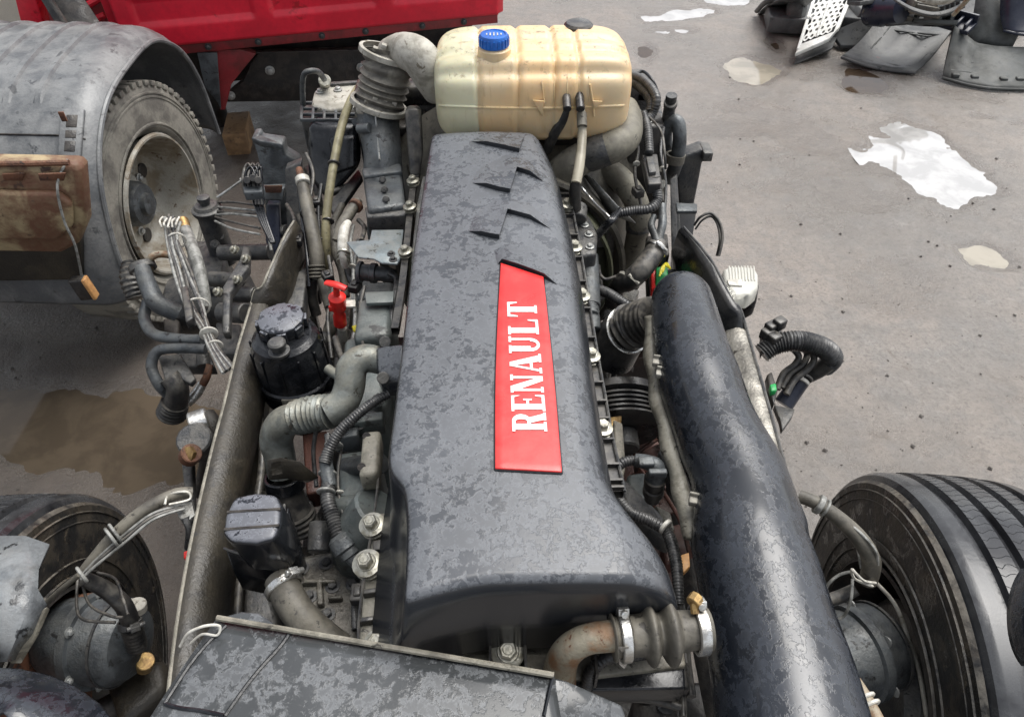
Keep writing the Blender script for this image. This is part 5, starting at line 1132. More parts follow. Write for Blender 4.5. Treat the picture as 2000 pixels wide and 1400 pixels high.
# ---------------------------------------------------------------- power steering reservoir
cz = Vector((0, -.10, 1)).normalized(); rc = W(572, 752, .93)
rc = WY(575, 790, 1.14); rc.z = .80; rc = Vector((XY(577, 1.235, .95)+.0, 1.235, .065))
def RV(z): return Vector((rc.x, rc.y, z+rc.z))
res = MB().lathe(RV(.72), (0, 0, 1), [(0, .065), (.02, .076), (.10, .080), (.105, .087), (.112, .089), (.118, .089), (.124, .084), (.15, .084), (.154, .091), (.160, .092), (.166, .091), (.170, .086), (.26, .082), (.283, .075), (.292, .063), (.294, 0)], 56).build('steering_reservoir', 'black_gloss', T, angle=35, label='round black steering fluid reservoir')
cc = RV(1.014)+Vector((-.004, .018, 0))
cap = MB().lathe(cc, (0, 0, 1), [(0, .052), (.026, .054), (.030, .053), (.033, .048), (.034, 0)], 12)
for k in range(8):
    a = 2*math.pi*k/8+.2; cap.box(cc+Vector((math.cos(a)*.052, math.sin(a)*.052, .014)), (.012, .022, .026), Matrix.Rotation(a, 3, 'Z'))
cap.build('reservoir_cap', 'box_plastic', res, bevel=.002)
c3 = RV(1.012)+Vector((.003, -.062, 0)); MB().lathe(c3, (0, 0, 1), [(0, .024), (.006, .024), (.008, .016), (.020, .016), (.022, .020), (.030, .020), (.034, .016), (.035, 0)], 24).build('dipstick_cap', 'cast_dark', res, angle=30)
MB().box(RV(.875)+Vector((.0, -.091, 0)), (.032, .006, .022)).build('band_clasp', 'pale_strip', res, bevel=.002)
for a in range(0, 360, 30): MB().box(RV(.93)+Vector((math.cos(R(a))*.0845, math.sin(R(a))*.0845, .0)), (.004, .004, .12), Matrix.Rotation(R(a), 3, 'Z')).build('body_rib', 'black_gloss', res)
# ---------------------------------------------------------------- turbo coolant / charge pipe with bellows on the left
hose('breather_pipe', [(742, 704, 1.16, 54), (712, 700, 1.17, 56), (688, 718, 1.16, 60), (682, 758, 1.13, 60), (668, 788, 1.11, 60), (640, 805, 1.10, 62)], 'pipe_grey', T, 28, 'dusty grey breather pipe')
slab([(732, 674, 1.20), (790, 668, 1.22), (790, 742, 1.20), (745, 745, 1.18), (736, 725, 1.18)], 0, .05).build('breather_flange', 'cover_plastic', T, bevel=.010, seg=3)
for p in ((752, 668), (748, 738)): MB().cyl(W(*p, 1.17), W(*p, 1.21), .012).build('flange_lug', 'cast_dark', T)
ribbed('breather_bellows', [(646, 803, 1.10, 70), (620, 806, 1.09, 72), (592, 812, 1.08, 72), (572, 818, 1.07, 66)], 'pipe_grey', T, .0115, .15, 28)
hose('breather_pipe', [(576, 816, 1.07, 62), (552, 828, 1.06, 64), (540, 856, 1.02, 64), (546, 890, .98, 60), (553, 925, .94, 58)], 'pipe_grey', T, 28)
slab([(520, 897, 1.03), (548, 893, 1.03), (585, 900, 1.01), (622, 930, .98), (600, 940, .96), (560, 932, .98), (524, 935, 1.0)], 0, .006).build('flap_bracket', 'rail_dust', T, bevel=.002)
band(556, 940, .925, (.02, -.3, -.9), 72, .030, 'black_gloss', T, 'hose_clamp', False)
hose('breather_hose', [(556, 945, .92, 62), (568, 980, .88, 60), (590, 1015, .84, 58)], 'hose_dark', T, 24); ribbed('hose_bellows', [(582, 1005, .86, 66), (598, 1035, .82, 66)], 'hose_dark', T, .012, .12, 24)
# looms on the left of the cover
ribbed('wiring_conduit', [(758, 770, 1.16, 18), (730, 785, 1.16, 20), (695, 812, 1.15, 22), (662, 845, 1.13, 23), (642, 880, 1.11, 24), (634, 905, 1.10, 26)], 'conduit', T, .0055, .15)
MB().sweep(TP([(634, 890, 1.10, 22), (640, 925, 1.08, 28), (645, 950, 1.07, 26)], 6), 12).build('loom_tee', 'cast_grey', T)
ribbed('wiring_conduit', [(640, 850, 1.08, 14), (644, 885, 1.08, 16), (638, 930, 1.07, 18)], 'conduit', T, .0055, .15)
ribbed('wiring_conduit', [(642, 940, 1.07, 28), (640, 975, 1.07, 30), (650, 1010, 1.06, 32), (663, 1048, 1.05, 32)], 'conduit', T, .006, .16)
MB().lathe(W(658, 1045, 1.055), W(700, 1105, 1.02)-W(658, 1045, 1.055), [(0, .014), (.006, .022), (.03, .024), (.034, .019), (.045, .019), (.047, .014), (.07, .010)], 18).build('loom_plug', 'cast_grey', T, angle=30)
MB().cyl(W(696, 1098, 1.02), W(714, 1118, 1.0), .008).build('plug_end', 'conduit', T)
for (x, y) in ((640, 925), (637, 960), (652, 870)): band(x, y, 1.075, (0, -1, -.2), 33, .006, 'cable_grey', T, 'cable_tie', False)
ribbed('wiring_conduit', [(695, 1150, .98, 14), (692, 1185, .98, 15), (694, 1230, .98, 15)], 'conduit', T, .005, .16)
for p in ((700, 830), (660, 815), (725, 815), (740, 780)): place(DARKNUT, 'dark_bolt', W(*p, 1.04), T, (0, 0, 1), 1.1)
slab([(660, 812), (748, 802), (748, 818), (655, 830)], 1.06, .05).build('head_rib', 'cast_green', T, bevel=.004); slab([(652, 838), (700, 832), (698, 850), (650, 856)], 1.05, .05).build('head_rib', 'cast_grey', T, bevel=.004)
# ---------------------------------------------------------------- black wet catch box, clamp and hose
cbx = [W(x, y, 1.15) for x, y in ((456, 968), (500, 960), (540, 964), (550, 985), (548, 1020), (538, 1052), (500, 1062), (448, 1058), (434, 1040), (438, 1005))]
bx_ = MB().prism(cbx, (0.0, .02, -.13)); bo_ = bx_.build('catch_box', 'box_plastic', T, bevel=.011, seg=4, label='black wet ribbed plastic box')
bt_ = bvh(bo_)
for (a, b) in (((444, 1000), (548, 994)), ((438, 1034), (545, 1026))): MB().sweep([(*(W(a[0]+(b[0]-a[0])*i/8, a[1]+(b[1]-a[1])*i/8, 1.1495)), .0028) for i in range(9)], 6).build('box_groove', 'void_metal', bo_)
MB().prism([W(438, 1072, 1.06), W(546, 1065, 1.06), W(562, 985, 1.06), W(590, 1080, .98), W(582, 1120, .96), W(520, 1135, .96), W(455, 1120, .98)], (0, 0, -.06)).build('box_skirt', 'black_gloss', bo_, bevel=.014, seg=3)
MB().sweep(TP([(437, 1070, 1.063, 5), (480, 1082, 1.063, 5), (540, 1070, 1.063, 5), (558, 1030, 1.063, 5), (555, 985, 1.063, 5)], 5), 6).build('box_seam', 'cast_dark', bo_)
hose('drain_pipe', [(548, 1130, 1.0, 62), (565, 1168, 1.0, 64), (590, 1205, .99, 64), (625, 1238, .97, 64), (665, 1268, .95, 62)], 'hose_rubber', T, 24)
band(555, 1145, 1.0, W(590, 1205, .99)-W(548, 1130, 1.0), 72, .014, 'steel_bright', T)
# inner ledge along the left rail
hose('air_line', [(500, 740, .90, 14), (512, 860, .88, 15), (505, 960, .85, 15), (470, 1120, .85, 15), (462, 1240, .85, 15)], 'hose_dark', T)
slab([(510, 780), (560, 790), (548, 960), (505, 960)], .70, .1).build('engine_mount', 'rail_dust', T, bevel=.012)
slab([(480, 1090), (520, 1130), (545, 1230), (470, 1260)], .78, .08).build('spring_hanger', 'cast_dark', T, bevel=.01)
slab([(556, 545), (600, 520), (592, 600), (545, 615)], .96, .05).build('rail_gusset', 'cast_dark', T, bevel=.005)
# ---------------------------------------------------------------- steering gear outside the left rail
sg = W(396, 385, .95)
MB().lathe(Vector((sg.x, sg.y, .70)), (0, 0, 1), [(0, .046), (.03, .046), (.032, .040), (.19, .038), (.192, .046), (.20, .049), (.208, .049), (.212, .040), (.222, .034), (.224, .016), (.236, .016), (.237, .020), (.25, .020), (.252, .014), (.252, 0)], 36).build('steering_valve', 'cast_dark', T, angle=30, label='upright round steering valve with knurled cap')
slab([(368, 470), (436, 466), (442, 505), (430, 560), (375, 560), (362, 510)], .74, .16).build('steering_gear', 'cast_dark', T, bevel=.014, seg=3)
MB().lathe(W(352, 600, .62), (1, .1, .15), [(-.03, .03), (-.02, .075), (0, .10), (.04, .105), (.10, .10), (.16, .08), (.24, .075)], 32).build('gear_housing', 'cast_dark', T, angle=40)
for p in ((432, 462), (420, 478), (445, 498)): MB().cyl(W(*p, .76), W(*p, .80), .016).cyl(W(*p, .80), W(*p, .815), .010, seg=8).build('gear_stud', 'cast_dark', T)
for (a, b, r_) in (((430, 494), (528, 492), .026), ((412, 545), (470, 548), .024), ((455, 575), (500, 576), .024), ((432, 610), (480, 612), .03), ((525, 455), (560, 452), .022), ((530, 420), (552, 418), .02)): MB().cyl(W(*a, .82), W(*b, .84), r_).build('cross_shaft', 'cast_dark', T)
slab([(474, 478), (487, 482), (486, 520), (450, 570), (448, 648), (433, 648), (434, 560), (468, 505)], .93, .03).build('gear_bracket', 'cast_dark', T, bevel=.006)
for p in ((430, 572), (484, 508), (468, 548), (462, 490)): place(BOLT, 'bracket_nut', W(*p, .935), T, (-.6, -.3, .8), .7)
slab([(420, 628), (470, 632), (470, 690), (422, 690)], .70, .08).build('gear_foot', 'cast_dark', T, bevel=.008)
# hoses hanging out over the ground
ribbed('steering_bellows', [(262, 520, .78, 46), (258, 548, .76, 46), (268, 582, .72, 40)], 'hose_dark', T, .014, .16, 22)
MB().lathe(W(278, 522, .84), (.35, -.6, -.5), [(-.012, .034), (-.008, .040), (.01, .041), (.014, .034)], 26).build('hose_collar', 'cast_dark', T)
hose('steering_hose', [(278, 524, .85, 30), (288, 555, .83, 34), (308, 592, .80, 36), (348, 612, .76, 34)], 'cast_grey', T, 18)
hose('steering_hose', [(288, 590, .76, 22), (282, 622, .74, 22), (300, 652, .74, 22), (345, 662, .75, 22), (396, 664, .76, 22)], 'cast_grey', T, 16)
hose('steering_hose', [(402, 682, .76, 20), (350, 680, .76, 20), (308, 686, .75, 21), (296, 716, .72, 21), (310, 750, .68, 21), (326, 768, .64, 21)], 'cast_grey', T, 16)
slab([(308, 694, .72), (352, 690, .72), (382, 738, .70), (372, 748, .70), (352, 738, .70), (322, 742, .70)], 0, .02).build('hose_shield', 'cast_dark', T, bevel=.004)
hose('outlet_elbow', [(330, 735, .70, 38), (346, 755, .67, 42), (345, 780, .62, 44), (336, 800, .57, 50)], 'hose_dark', T, 20); ribbed('elbow_mouth', [(342, 785, .61, 52), (335, 808, .56, 58)], 'hose_dark', T, .013, .10, 24)
hose('rusty_pipe', [(410, 712, .66, 14), (404, 735, .64, 15), (396, 750, .62, 16)], 'rust', T); hose('chrome_pipe', [(396, 748, .62, 18), (384, 768, .60, 20), (366, 786, .58, 20)], 'steel_bright', T)
hose('rusty_pipe', [(296, 525, .82, 13), (294, 506, .86, 14), (308, 497, .87, 14), (332, 498, .86, 14)], 'pipe_rust', T)
slab([(316, 620), (350, 622), (348, 660), (322, 655)], .66, .05).build('gear_cover', 'void_metal', T, bevel=.01)
slab([(340, 680), (410, 690), (420, 715), (360, 715)], .64, .04).build('gear_link', 'cast_dark', T, bevel=.006)
MB().cyl(W(396, 690, .66), W(398, 716, .64), .02).build('ball_joint', 'cast_dark', T)
# bundle of air lines with ties
random.seed(7)
tops = [(322, 425), (330, 420), (338, 424), (346, 430), (326, 436), (340, 438), (352, 434), (334, 430)]
for i, (tx, ty) in enumerate(tops):
    o = i-3.5; m = ('cable_grey', 'hose_dark', 'conduit')[i % 3]
    L = [(tx, ty, .98, 6.5), (338+o*3+random.uniform(-3, 3), 470, .97, 6.5), (356+o*4+random.uniform(-4, 4), 530, .95, 6.5), (376+o*5+random.uniform(-5, 5), 590, .94, 6.5), (400+o*2.5, 640, .95, 6.5), (418+o*2.5, 680, .97, 6.5), (446+o*3, 722-o*2, .98, 6.5)]
    hose('air_line', L, m, T, 8)
for (x, y, wq) in ((345, 470, 34), (386, 600, 44), (408, 652, 32), (420, 676, 28)): band(x, y, .955, (.35, -1, 0), wq, .005, 'white_tie', T, 'cable_tie', False)
hose('thick_line', [(360, 440, .92, 20), (372, 475, .92, 24), (386, 515, .90, 24), (396, 560, .86, 24), (402, 600, .82, 22)], 'cable_grey', T, 16)
MB().cyl(W(356, 430, .93), W(362, 448, .92), .018).build('line_fitting', 'brass', T)
slab([(352, 560), (366, 556), (378, 620), (362, 628)], .99, .03).build('line_splitter', 'black_plastic', T, bevel=.005)
for k in range(5): hose('frayed_end', [(318+8*k, 424+3*(k % 2), .99, 4), (312+8*k, 432+5*(k % 3), 1.0, 4), (316+7*k, 444, .99, 4)], 'white_tie', T, 6)
# lines strung over to the cab mount and the valve fittings there
for k, (y0, y1, m) in enumerate(((396, 402, 'hose_dark'), (404, 412, 'cable_grey'), (412, 416, 'hose_dark'), (420, 424, 'cable_grey'), (424, 446, 'hose_dark'), (432, 458, 'cable_grey'))):
    hose('air_line', [(420, y0, .90, 5), (455, (y0+y1)/2-4+(k % 3)*3, .95, 5), (508, y1, .98, 5)], m, T, 6)
hose('thin_rod', [(424, 386, .98, 5), (450, 368, 1.0, 5), (478, 348, 1.02, 5)], 'aluminium', T, 6)
for k in range(6): hose('valve_loop', [(478+5*k, 380, 1.02, 5), (474+5*k, 345, 1.06, 5), (484+5*k, 320+(k % 2)*6, 1.08, 5), (496+3*k, 345, 1.06, 5), (500+3*k, 400, 1.0, 5)], 'black_gloss' if k % 2 else 'hose_dark', T, 6)
slab([(474, 364), (512, 362), (512, 374), (476, 376)], 1.04, .03).build('valve_block', 'cast_grey', T, bevel=.004)
for p in ((482, 352), (494, 348), (504, 352)): MB().cyl(W(*p, 1.04), W(*p, 1.07), .011).build('valve_fitting', 'black_plastic', T)
for k in range(4): hose('air_line', [(492+5*k, 380, 1.0, 6), (508+4*k, 430, .98, 6), (530+2*k, 475, .95, 6)], 'black_gloss', T, 6)
# shock absorber eye beside the rail
se = W(385, 850, .72)
MB().cyl(W(372, 832, .74), W(408, 820, .74), .036).build('damper_bush', 'steel_bright', T)
hose('damper_arm', [(400, 812, .72, 40), (415, 840, .70, 40), (412, 900, .62, 42), (398, 960, .5, 40)], 'void_metal', T, 18)
MB().cyl(W(378, 856, .76), W(392, 872, .70), .045).build('damper_eye', 'cast_dark', T); MB().lathe(W(372, 886, .76), (-.3, -.6, .7), [(0, .020), (.012, .020), (.014, .014)], 6).build('damper_nut', 'brass', T)
MB().cyl(W(368, 893, .74), W(375, 884, .765), .026).build('damper_washer', 'rust', T)
slab([(352, 880), (376, 900), (378, 990), (372, 1065), (360, 1070), (362, 980)], .66, .03).build('damper_stay', 'cast_dark', T, bevel=.005)
slab([(358, 1076), (376, 1072), (372, 1090), (358, 1090)], .80, .02).build('red_plug', 'red_plastic', T, bevel=.003)
# brake hose looms, left
hose('brake_hose', [(376, 962, .98, 22), (340, 966, .99, 24), (280, 998, .99, 26), (225, 1045, .97, 26), (180, 1095, .94, 22), (160, 1120, .92, 20)], 'hose_rubber', T, 16, 'dusty brake hose over the left tyre')
for k in range(3): hose('air_line', [(360, 985+4*k, .98, 6), (300, 1002+6*k, 1.0, 6), (245, 1042+8*k, .98, 6), (190, 1090+6*k, .95, 6), (158, 1125+3*k, .93, 6)], ('cable_grey', 'hose_dark', 'cable_grey')[k], T, 6)
for (x, y, wq) in ((226, 1042, 44), (218, 1050, 44), (160, 1122, 34)): band(x, y, .98, (-.8, -.8, 0), wq, .006, 'cable_grey', T, 'cable_tie', False)
slab([(336, 982), (372, 972), (382, 1005), (360, 1022), (350, 1010)], .97, .02).build('wire_tag', 'aluminium', T, bevel=.002)
hose('tie_wire', [(322, 985, 1.0, 5), (330, 966, 1.0, 5), (365, 960, 1.0, 5), (370, 975, .99, 5), (330, 985, 1.0, 5)], 'white_tie', T, 6)
hose('wire_down', [(362, 1010, .97, 16), (370, 1035, .95, 14), (366, 1070, .9, 12)], 'conduit', T)
hose('thin_hose', [(155, 1122, .93, 11), (120, 1150, .9, 11), (90, 1178, .86, 12)], 'hose_rubber', T, 8)
hose('brake_hose', [(165, 1130, .90, 28), (205, 1150, .86, 32), (240, 1180, .82, 34), (255, 1215, .76, 34)], 'hose_dark', T, 18)
band(254, 1218, .755, (.1, -.6, -.7), 42, .016, 'cast_dark', T); ribbed('hose_end', [(256, 1222, .75, 40), (268, 1262, .66, 40)], 'hose_dark', T, .014, .12, 18)
for L in ([(152, 1130), (150, 1185), (165, 1210), (225, 1215)], [(160, 1135), (175, 1180), (215, 1202), (240, 1205)], [(190, 1118), (225, 1130), (240, 1168), (250, 1200)]): hose('air_line', [(x, y, .88, 6) for x, y in L], 'hose_dark', T, 6)
# brake chambers
def chamber(c, axis_, r, name, L, lab):
    o = MB().lathe(c, axis_, [(-L*.5, r*.3), (-L*.48, r*.75), (-L*.35, r*.92), (-.012, r), (-.010, r*1.1), (.010, r*1.1), (.012, r), (L*.3, r*.97), (L*.42, r*.8), (L*.5, r*.4), (L*.5, 0)], 40).build(name, 'cast_grey', T, angle=30, label=lab)
    d = Vector(axis_).normalized(); u = d.orthogonal().normalized(); v = d.cross(u)
    MB().lathe(c+d*.06, axis_, [(-.003, r*.99), (-.003, r*1.02), (.003, r*1.02), (.003, r*.99)], 40).build('chamber_rim', 'cast_dark', o)
    for k in range(6): place(NUT, 'bolt', c+(u*math.cos(k*1.05)+v*math.sin(k*1.05))*r*1.08+d*.011, o, d, .8)
    return o
chamber(W(185, 1250, .62), (1, -.15, .12), .095, 'brake_chamber', .22, 'grey left brake chamber')
chamber(W(1668, 1275, .66), (1, .3, -.1), .095, 'brake_chamber', .20, 'grey right brake chamber')
MB().cyl(W(248, 1180, .76), W(268, 1185, .76), .014).cyl(W(266, 1178, .77), W(268, 1192, .75), .02).build('bleed_nipple', 'aluminium_dusty', T)
slab([(200, 1320), (320, 1280), (330, 1340), (230, 1420)], .50, .08).build('steering_arm', 'rail_dust', T, bevel=.02)
MB().cyl(W(282, 1300, .56), W(284, 1290, .60), .02).build('ball_pin', 'brass', T)
MB().cyl(W(100, 1240, .55), W(175, 1235, .58), .09).build('wheel_hub', 'rust', T)
hose('tie_rod', [(180, 1400, .45, 50), (330, 1330, .42, 46), (500, 1330, .38, 40)], 'void_metal', T)
# right side brake hose
hose('brake_hose', [(1560, 968, .98, 26), (1600, 985, .98, 27), (1648, 1020, .96, 30), (1685, 1060, .93, 34), (1702, 1098, .89, 36), (1695, 1135, .84, 34)], 'hose_rubber', T, 18, 'dusty brake hose arching to the right tyre')
band(1600, 985, .98, W(1648, 1020, .96)-W(1560, 968, .98), 36, .012, 'cable_grey', T, 'hose_clip', False); band(1612, 992, .975, W(1648, 1020, .96)-W(1560, 968, .98), 34, .006, 'cable_grey', T, 'hose_clip', False)
hose('air_line', [(1640, 1010, .97, 6), (1680, 1040, .96, 6), (1712, 1080, .93, 6), (1712, 1130, .86, 6)], 'cable_grey', T, 6)
hose('air_line', [(1655, 1035, .90, 5), (1672, 1065, .89, 5), (1682, 1110, .87, 5)], 'cable_grey', T, 6)
hose('air_line', [(1712, 1138, .84, 7), (1748, 1180, .80, 8), (1772, 1240, .74, 9), (1795, 1310, .68, 9), (1812, 1410, .6, 10)], 'aluminium_dusty', T, 8)
hose('tie_wire', [(1710, 1138, .86, 6), (1688, 1134, .88, 6), (1672, 1120, .9, 6), (1664, 1112, .9, 6), (1670, 1130, .88, 6), (1704, 1144, .86, 6)], 'white_tie', T, 6)
hose('air_line', [(1668, 1115, .88, 6), (1640, 1122, .86, 6), (1618, 1140, .84, 6), (1612, 1158, .82, 6)], 'cable_grey', T, 6); hose('air_line', [(1665, 1130, .86, 6), (1662, 1170, .84, 6), (1650, 1200, .80, 6), (1630, 1212, .78, 6)], 'cable_grey', T, 6)
hose('brake_hose', [(1610, 1175, .80, 26), (1640, 1165, .80, 26), (1672, 1150, .82, 24)], 'hose_dark', T)
MB().cyl(W(1730, 1270, .56), W(1800, 1275, .54), .05).build('push_rod', 'cast_dark', T)
slab([(1700, 1200), (1735, 1215), (1748, 1290), (1745, 1350), (1725, 1300)], .66, .03).build('chamber_bracket', 'cast_oily', T, bevel=.004)
slab([(1735, 1325), (1750, 1325), (1752, 1348), (1738, 1348)], .64, .02).build('bracket_stud', 'bolt_metal', T, bevel=.003)
hose('hose_scuffed', [(1668, 1330, 1.0, 28), (1690, 1365, 1.0, 30), (1715, 1410, 1.0, 30)], 'pipe_rust', T)
for k in range(2): band(1690+10*k, 1362+14*k, 1.0, (.3, -1, 0), 36, .006, 'white_tie', T, 'cable_tie', False)
# ---------------------------------------------------------------- front wheels
def front_wheel(cx, cy, steer, side, label):
    c = Vector((cx, cy, .5)); axd = Vector((math.cos(steer), math.sin(steer), 0))
    whl = bpy.data.objects.new('wheel', None); C.objects.link(whl); whl.location = c; attach(whl, T); whl['label'] = label
    GR = ((-.088, .009), (-.030, .008), (.030, .008), (.088, .009))
    MB().lathe(c, axd, tyre_profile(.5, .315, .292, GR), 128).build('tyre', 'tyre_tread', whl, angle=30)
    sp = MB(); u_ = Vector((0, 0, 1)); v_ = axd.cross(u_); random.seed(9)
    for k in range(150):                              # fine cross sipes cut in the ribs, shown as thin dark lines standing a hair proud
        a = 2*math.pi*k/150
        for (x0, x1) in ((-.078, -.040), (-.020, .020), (.040, .078)):
            P_ = []
            for j in range(5):
                x = x0+(x1-x0)*j/4; aa = a+random.uniform(-.006, .006)+.01*math.sin(j*1.6); rd_ = u_*math.cos(aa)+v_*math.sin(aa); P_.append((*(c+axd*x+rd_*(.5-.008*(abs(x)/.1575)**2-.0001)), .0009))
            sp.sweep(P_, 4, cap=False)
    sp.build('tread_sipes', 'black_gloss', whl)['kind'] = 'stuff'
    for s in (-1, 1):
        MB().lathe(c+axd*s*.1585, axd*s, [(-.012, .475), (-.002, .468), (.001, .44), (.001, .40), (.000, .36), (-.003, .31), (-.02, .29)], 96, cap=False).build('tyre_sidewall', 'tyre_side', whl)
        for r_ in (.452, .43, .345, .315): MB().lathe(c+axd*s*.1585, axd*s, [(-.002, r_-.003), (.003, r_-.001), (.003, r_+.001), (-.002, r_+.003)], 96).build('sidewall_ring', 'tyre_side', whl)
    inn = -1 if side > 0 else 1
    MB().lathe(c+axd*inn*.15, axd*inn, [(0, .292), (.004, .284), (-.03, .275), (-.10, .262), (-.20, .255), (-.22, .2), (-.22, 0)], 64, cap=False).build('rim', 'void_metal', whl, angle=50)
    MB().lathe(c+axd*inn*.06, axd*inn, [(-.12, .20), (.02, .205), (.03, .19), (.03, .12), (.06, .11), (.06, 0)], 40).build('brake_disc', 'rust' if side < 0 else 'cast_dark', whl, angle=30)
    return whl
steer = R(11)
front_wheel(-1.115, .60, R(2), -1, 'left front wheel'); wr = front_wheel(.985, .60, R(-7), 1, 'right front wheel with glossy grooved tread')
# ---------------------------------------------------------------- inner wheel-arch pieces near the camera
ms = plate([[(-30, 1045, 1.06), (50, 1046, 1.06), (96, 1060, 1.06)], [(-30, 1100, 1.08), (45, 1102, 1.08), (76, 1108, 1.07)], [(-30, 1150, 1.09), (42, 1160, 1.09), (74, 1150, 1.08)], [(-30, 1190, 1.09), (50, 1200, 1.08), (92, 1180, 1.06)], [(-30, 1240, 1.07), (30, 1250, 1.06), (68, 1235, 1.03)], [(-30, 1292, 1.02), (18, 1292, 1.02), (38, 1288, .98)]], 'mudguard_piece', 'mudguard_remnant', 'torn grey mudguard piece over the left tyre', .01) if False else None
surf('mudguard_piece', (.20, .215, .225), (.07, .075, .08), .26, scale=9, dust=.15, bump=.4, spots=(.03, .032, .034), wet=.8)
ms = plate([[(-60, 1045, 1.06), (50, 1046, 1.06), (96, 1062, 1.06)], [(-60, 1100, 1.08), (45, 1102, 1.08), (76, 1108, 1.07)], [(-60, 1150, 1.09), (42, 1160, 1.09), (74, 1150, 1.08)], [(-60, 1190, 1.09), (50, 1200, 1.08), (92, 1180, 1.06)], [(-60, 1240, 1.07), (30, 1250, 1.06), (68, 1235, 1.03)], [(-60, 1292, 1.02), (12, 1292, 1.02), (36, 1288, .98)]], 'mudguard_piece', 'mudguard_remnant', 'torn grey mudguard piece over the left tyre', .01)
MB().prism([W(92, 1182, 1.062), W(68, 1236, 1.034), W(36, 1290, .984), W(14, 1290, 1.0), W(52, 1215, 1.05)], (0, 0, -.012)).build('torn_edge', 'pale_strip', ms, bevel=.002)
fg = []
for i in range(19):
    a = math.pi*(.0+i/18); fg.append([Vector(W(20, 1400, 1.15))+Vector((-.10+.30*math.cos(a)*1.0, -.16+.25*math.sin(a), .0))*k+Vector((0, 0, .07*math.cos(k*1.5)-.05)) for k in (0, .25, .5, .75, .9, .97, 1)])
MB().grid(fg).build('air_spring_cover', 'duct_plastic', T, solid=.006, angle=70, label='glossy black domed cover at the left foot of the picture')
bulge = MB()
rr_ = []
for i in range(15):
    t = i/14; a = R(-60+120*t); rr_.append([W(2030-58*math.cos(a)*k-6*k, 1215+110*math.sin(a)-10, 1.10+.05*math.cos(k*1.57)) for k in (0, .3, .6, .85, 1)])
bulge.grid(rr_).build('wing_tip', 'duct_plastic', T, solid=.008, angle=70, label='glossy black wing tip over the right tyre')
# ---------------------------------------------------------------- outer right: loops, lamp, loom
hose('brake_line', [(1356, 440, 1.02, 5), (1368, 424, 1.05, 5), (1388, 417, 1.06, 6), (1404, 432, 1.05, 6), (1411, 462, 1.02, 6), (1404, 500, .98, 6)], 'hose_dark', T, 8)
hose('brake_line', [(1358, 448, 1.01, 4), (1372, 430, 1.04, 4), (1390, 423, 1.05, 5), (1402, 440, 1.04, 5), (1406, 470, 1.01, 5), (1400, 500, .97, 5)], 'hose_dark', T, 8)
lmp = MB().prism([W(1412, 524, .95), W(1428, 518, .95), (W(1474, 520, .95)), W(1482, 534, .95), W(1482, 560, .95), W(1466, 574, .95), W(1430, 572, .95), W(1416, 550, .95)], (0, 0, -.06)).build('marker_lamp', 'clear_lens', T, bevel=.012, seg=4, label='clear ribbed marker lamp')
for k in range(9): MB().sweep([(*W(1424+6*k, 520, .951), .0022), (*W(1426+6*k, 548, .951), .0022)], 5).build('lens_rib', 'clear_lens', lmp)
MB().prism([W(1448, 566, .90), W(1484, 552, .90), W(1478, 590, .86), W(1460, 600, .84), W(1450, 596, .84)], (0, 0, -.05)).build('lamp_base', 'black_plastic', lmp, bevel=.006)
MB().prism([W(1420, 545, .955), W(1450, 546, .955), W(1450, 558, .955), W(1424, 556, .955)], (0, 0, -.004)).build('lamp_tag', 'white_tie', lmp)
hm = ribbed('wiring_conduit', [(1488, 690, .92, 40), (1515, 672, .94, 42), (1560, 666, .95, 42), (1605, 678, .93, 42), (1626, 698, .89, 40), (1612, 716, .84, 38)], 'conduit', T, .0075, .13, 20)
hose('loom_branch', [(1620, 708, .87, 34), (1600, 722, .84, 32), (1575, 735, .81, 30)], 'hose_dark', T, 14)
for L in ([(1560, 672, .92), (1576, 690, .88), (1568, 712, .86), (1545, 730, .84), (1528, 758, .82)], [(1580, 676, .92), (1590, 700, .88), (1578, 720, .86), (1552, 742, .84), (1536, 770, .82)], [(1548, 680, .90), (1560, 696, .88), (1552, 712, .86), (1530, 730, .84), (1518, 760, .82)]):
    hose('loom_branch', [(x, y, z, 13) for x, y, z in L], 'hose_dark', T, 10)
hose('loom_sleeve', [(1568, 738, .82, 34), (1550, 762, .79, 36), (1530, 790, .76, 38)], 'scrap_navy', T, 18)
band(1566, 736, .825, (-.5, -.8, -.5), 40, .008, 'hose_dark', T, 'cable_tie', False); band(1560, 744, .815, (-.5, -.8, -.5), 38, .01, 'white_tie', T, 'tape_ring', False)
for (x, y, z) in ((1506, 640, .97), (1522, 632, .98), (1498, 652, .96), (1512, 662, .96)): MB().box(W(x, y, z), (.030, .026, .03), Matrix.Rotation(R(30), 3, 'Z')).build('loom_clip', 'black_plastic', T, bevel=.004)
slab([(1488, 640), (1516, 634), (1532, 648), (1500, 664), (1488, 690)], .94, .03).build('loom_bracket', 'void_metal', T, bevel=.006)
slab([(1498, 730), (1508, 724), (1520, 760), (1512, 790), (1504, 770)], .90, .03).build('loom_bracket', 'void_metal', T, bevel=.005)
slab([(1504, 750), (1516, 748), (1518, 762), (1506, 764)], .915, .02).build('green_seal', 'green_plastic', T, bevel=.003)
slab([(1512, 790), (1553, 798), (1548, 812), (1528, 840), (1524, 820)], .80, .02).build('loom_bracket', 'cast_dark', T, bevel=.003)
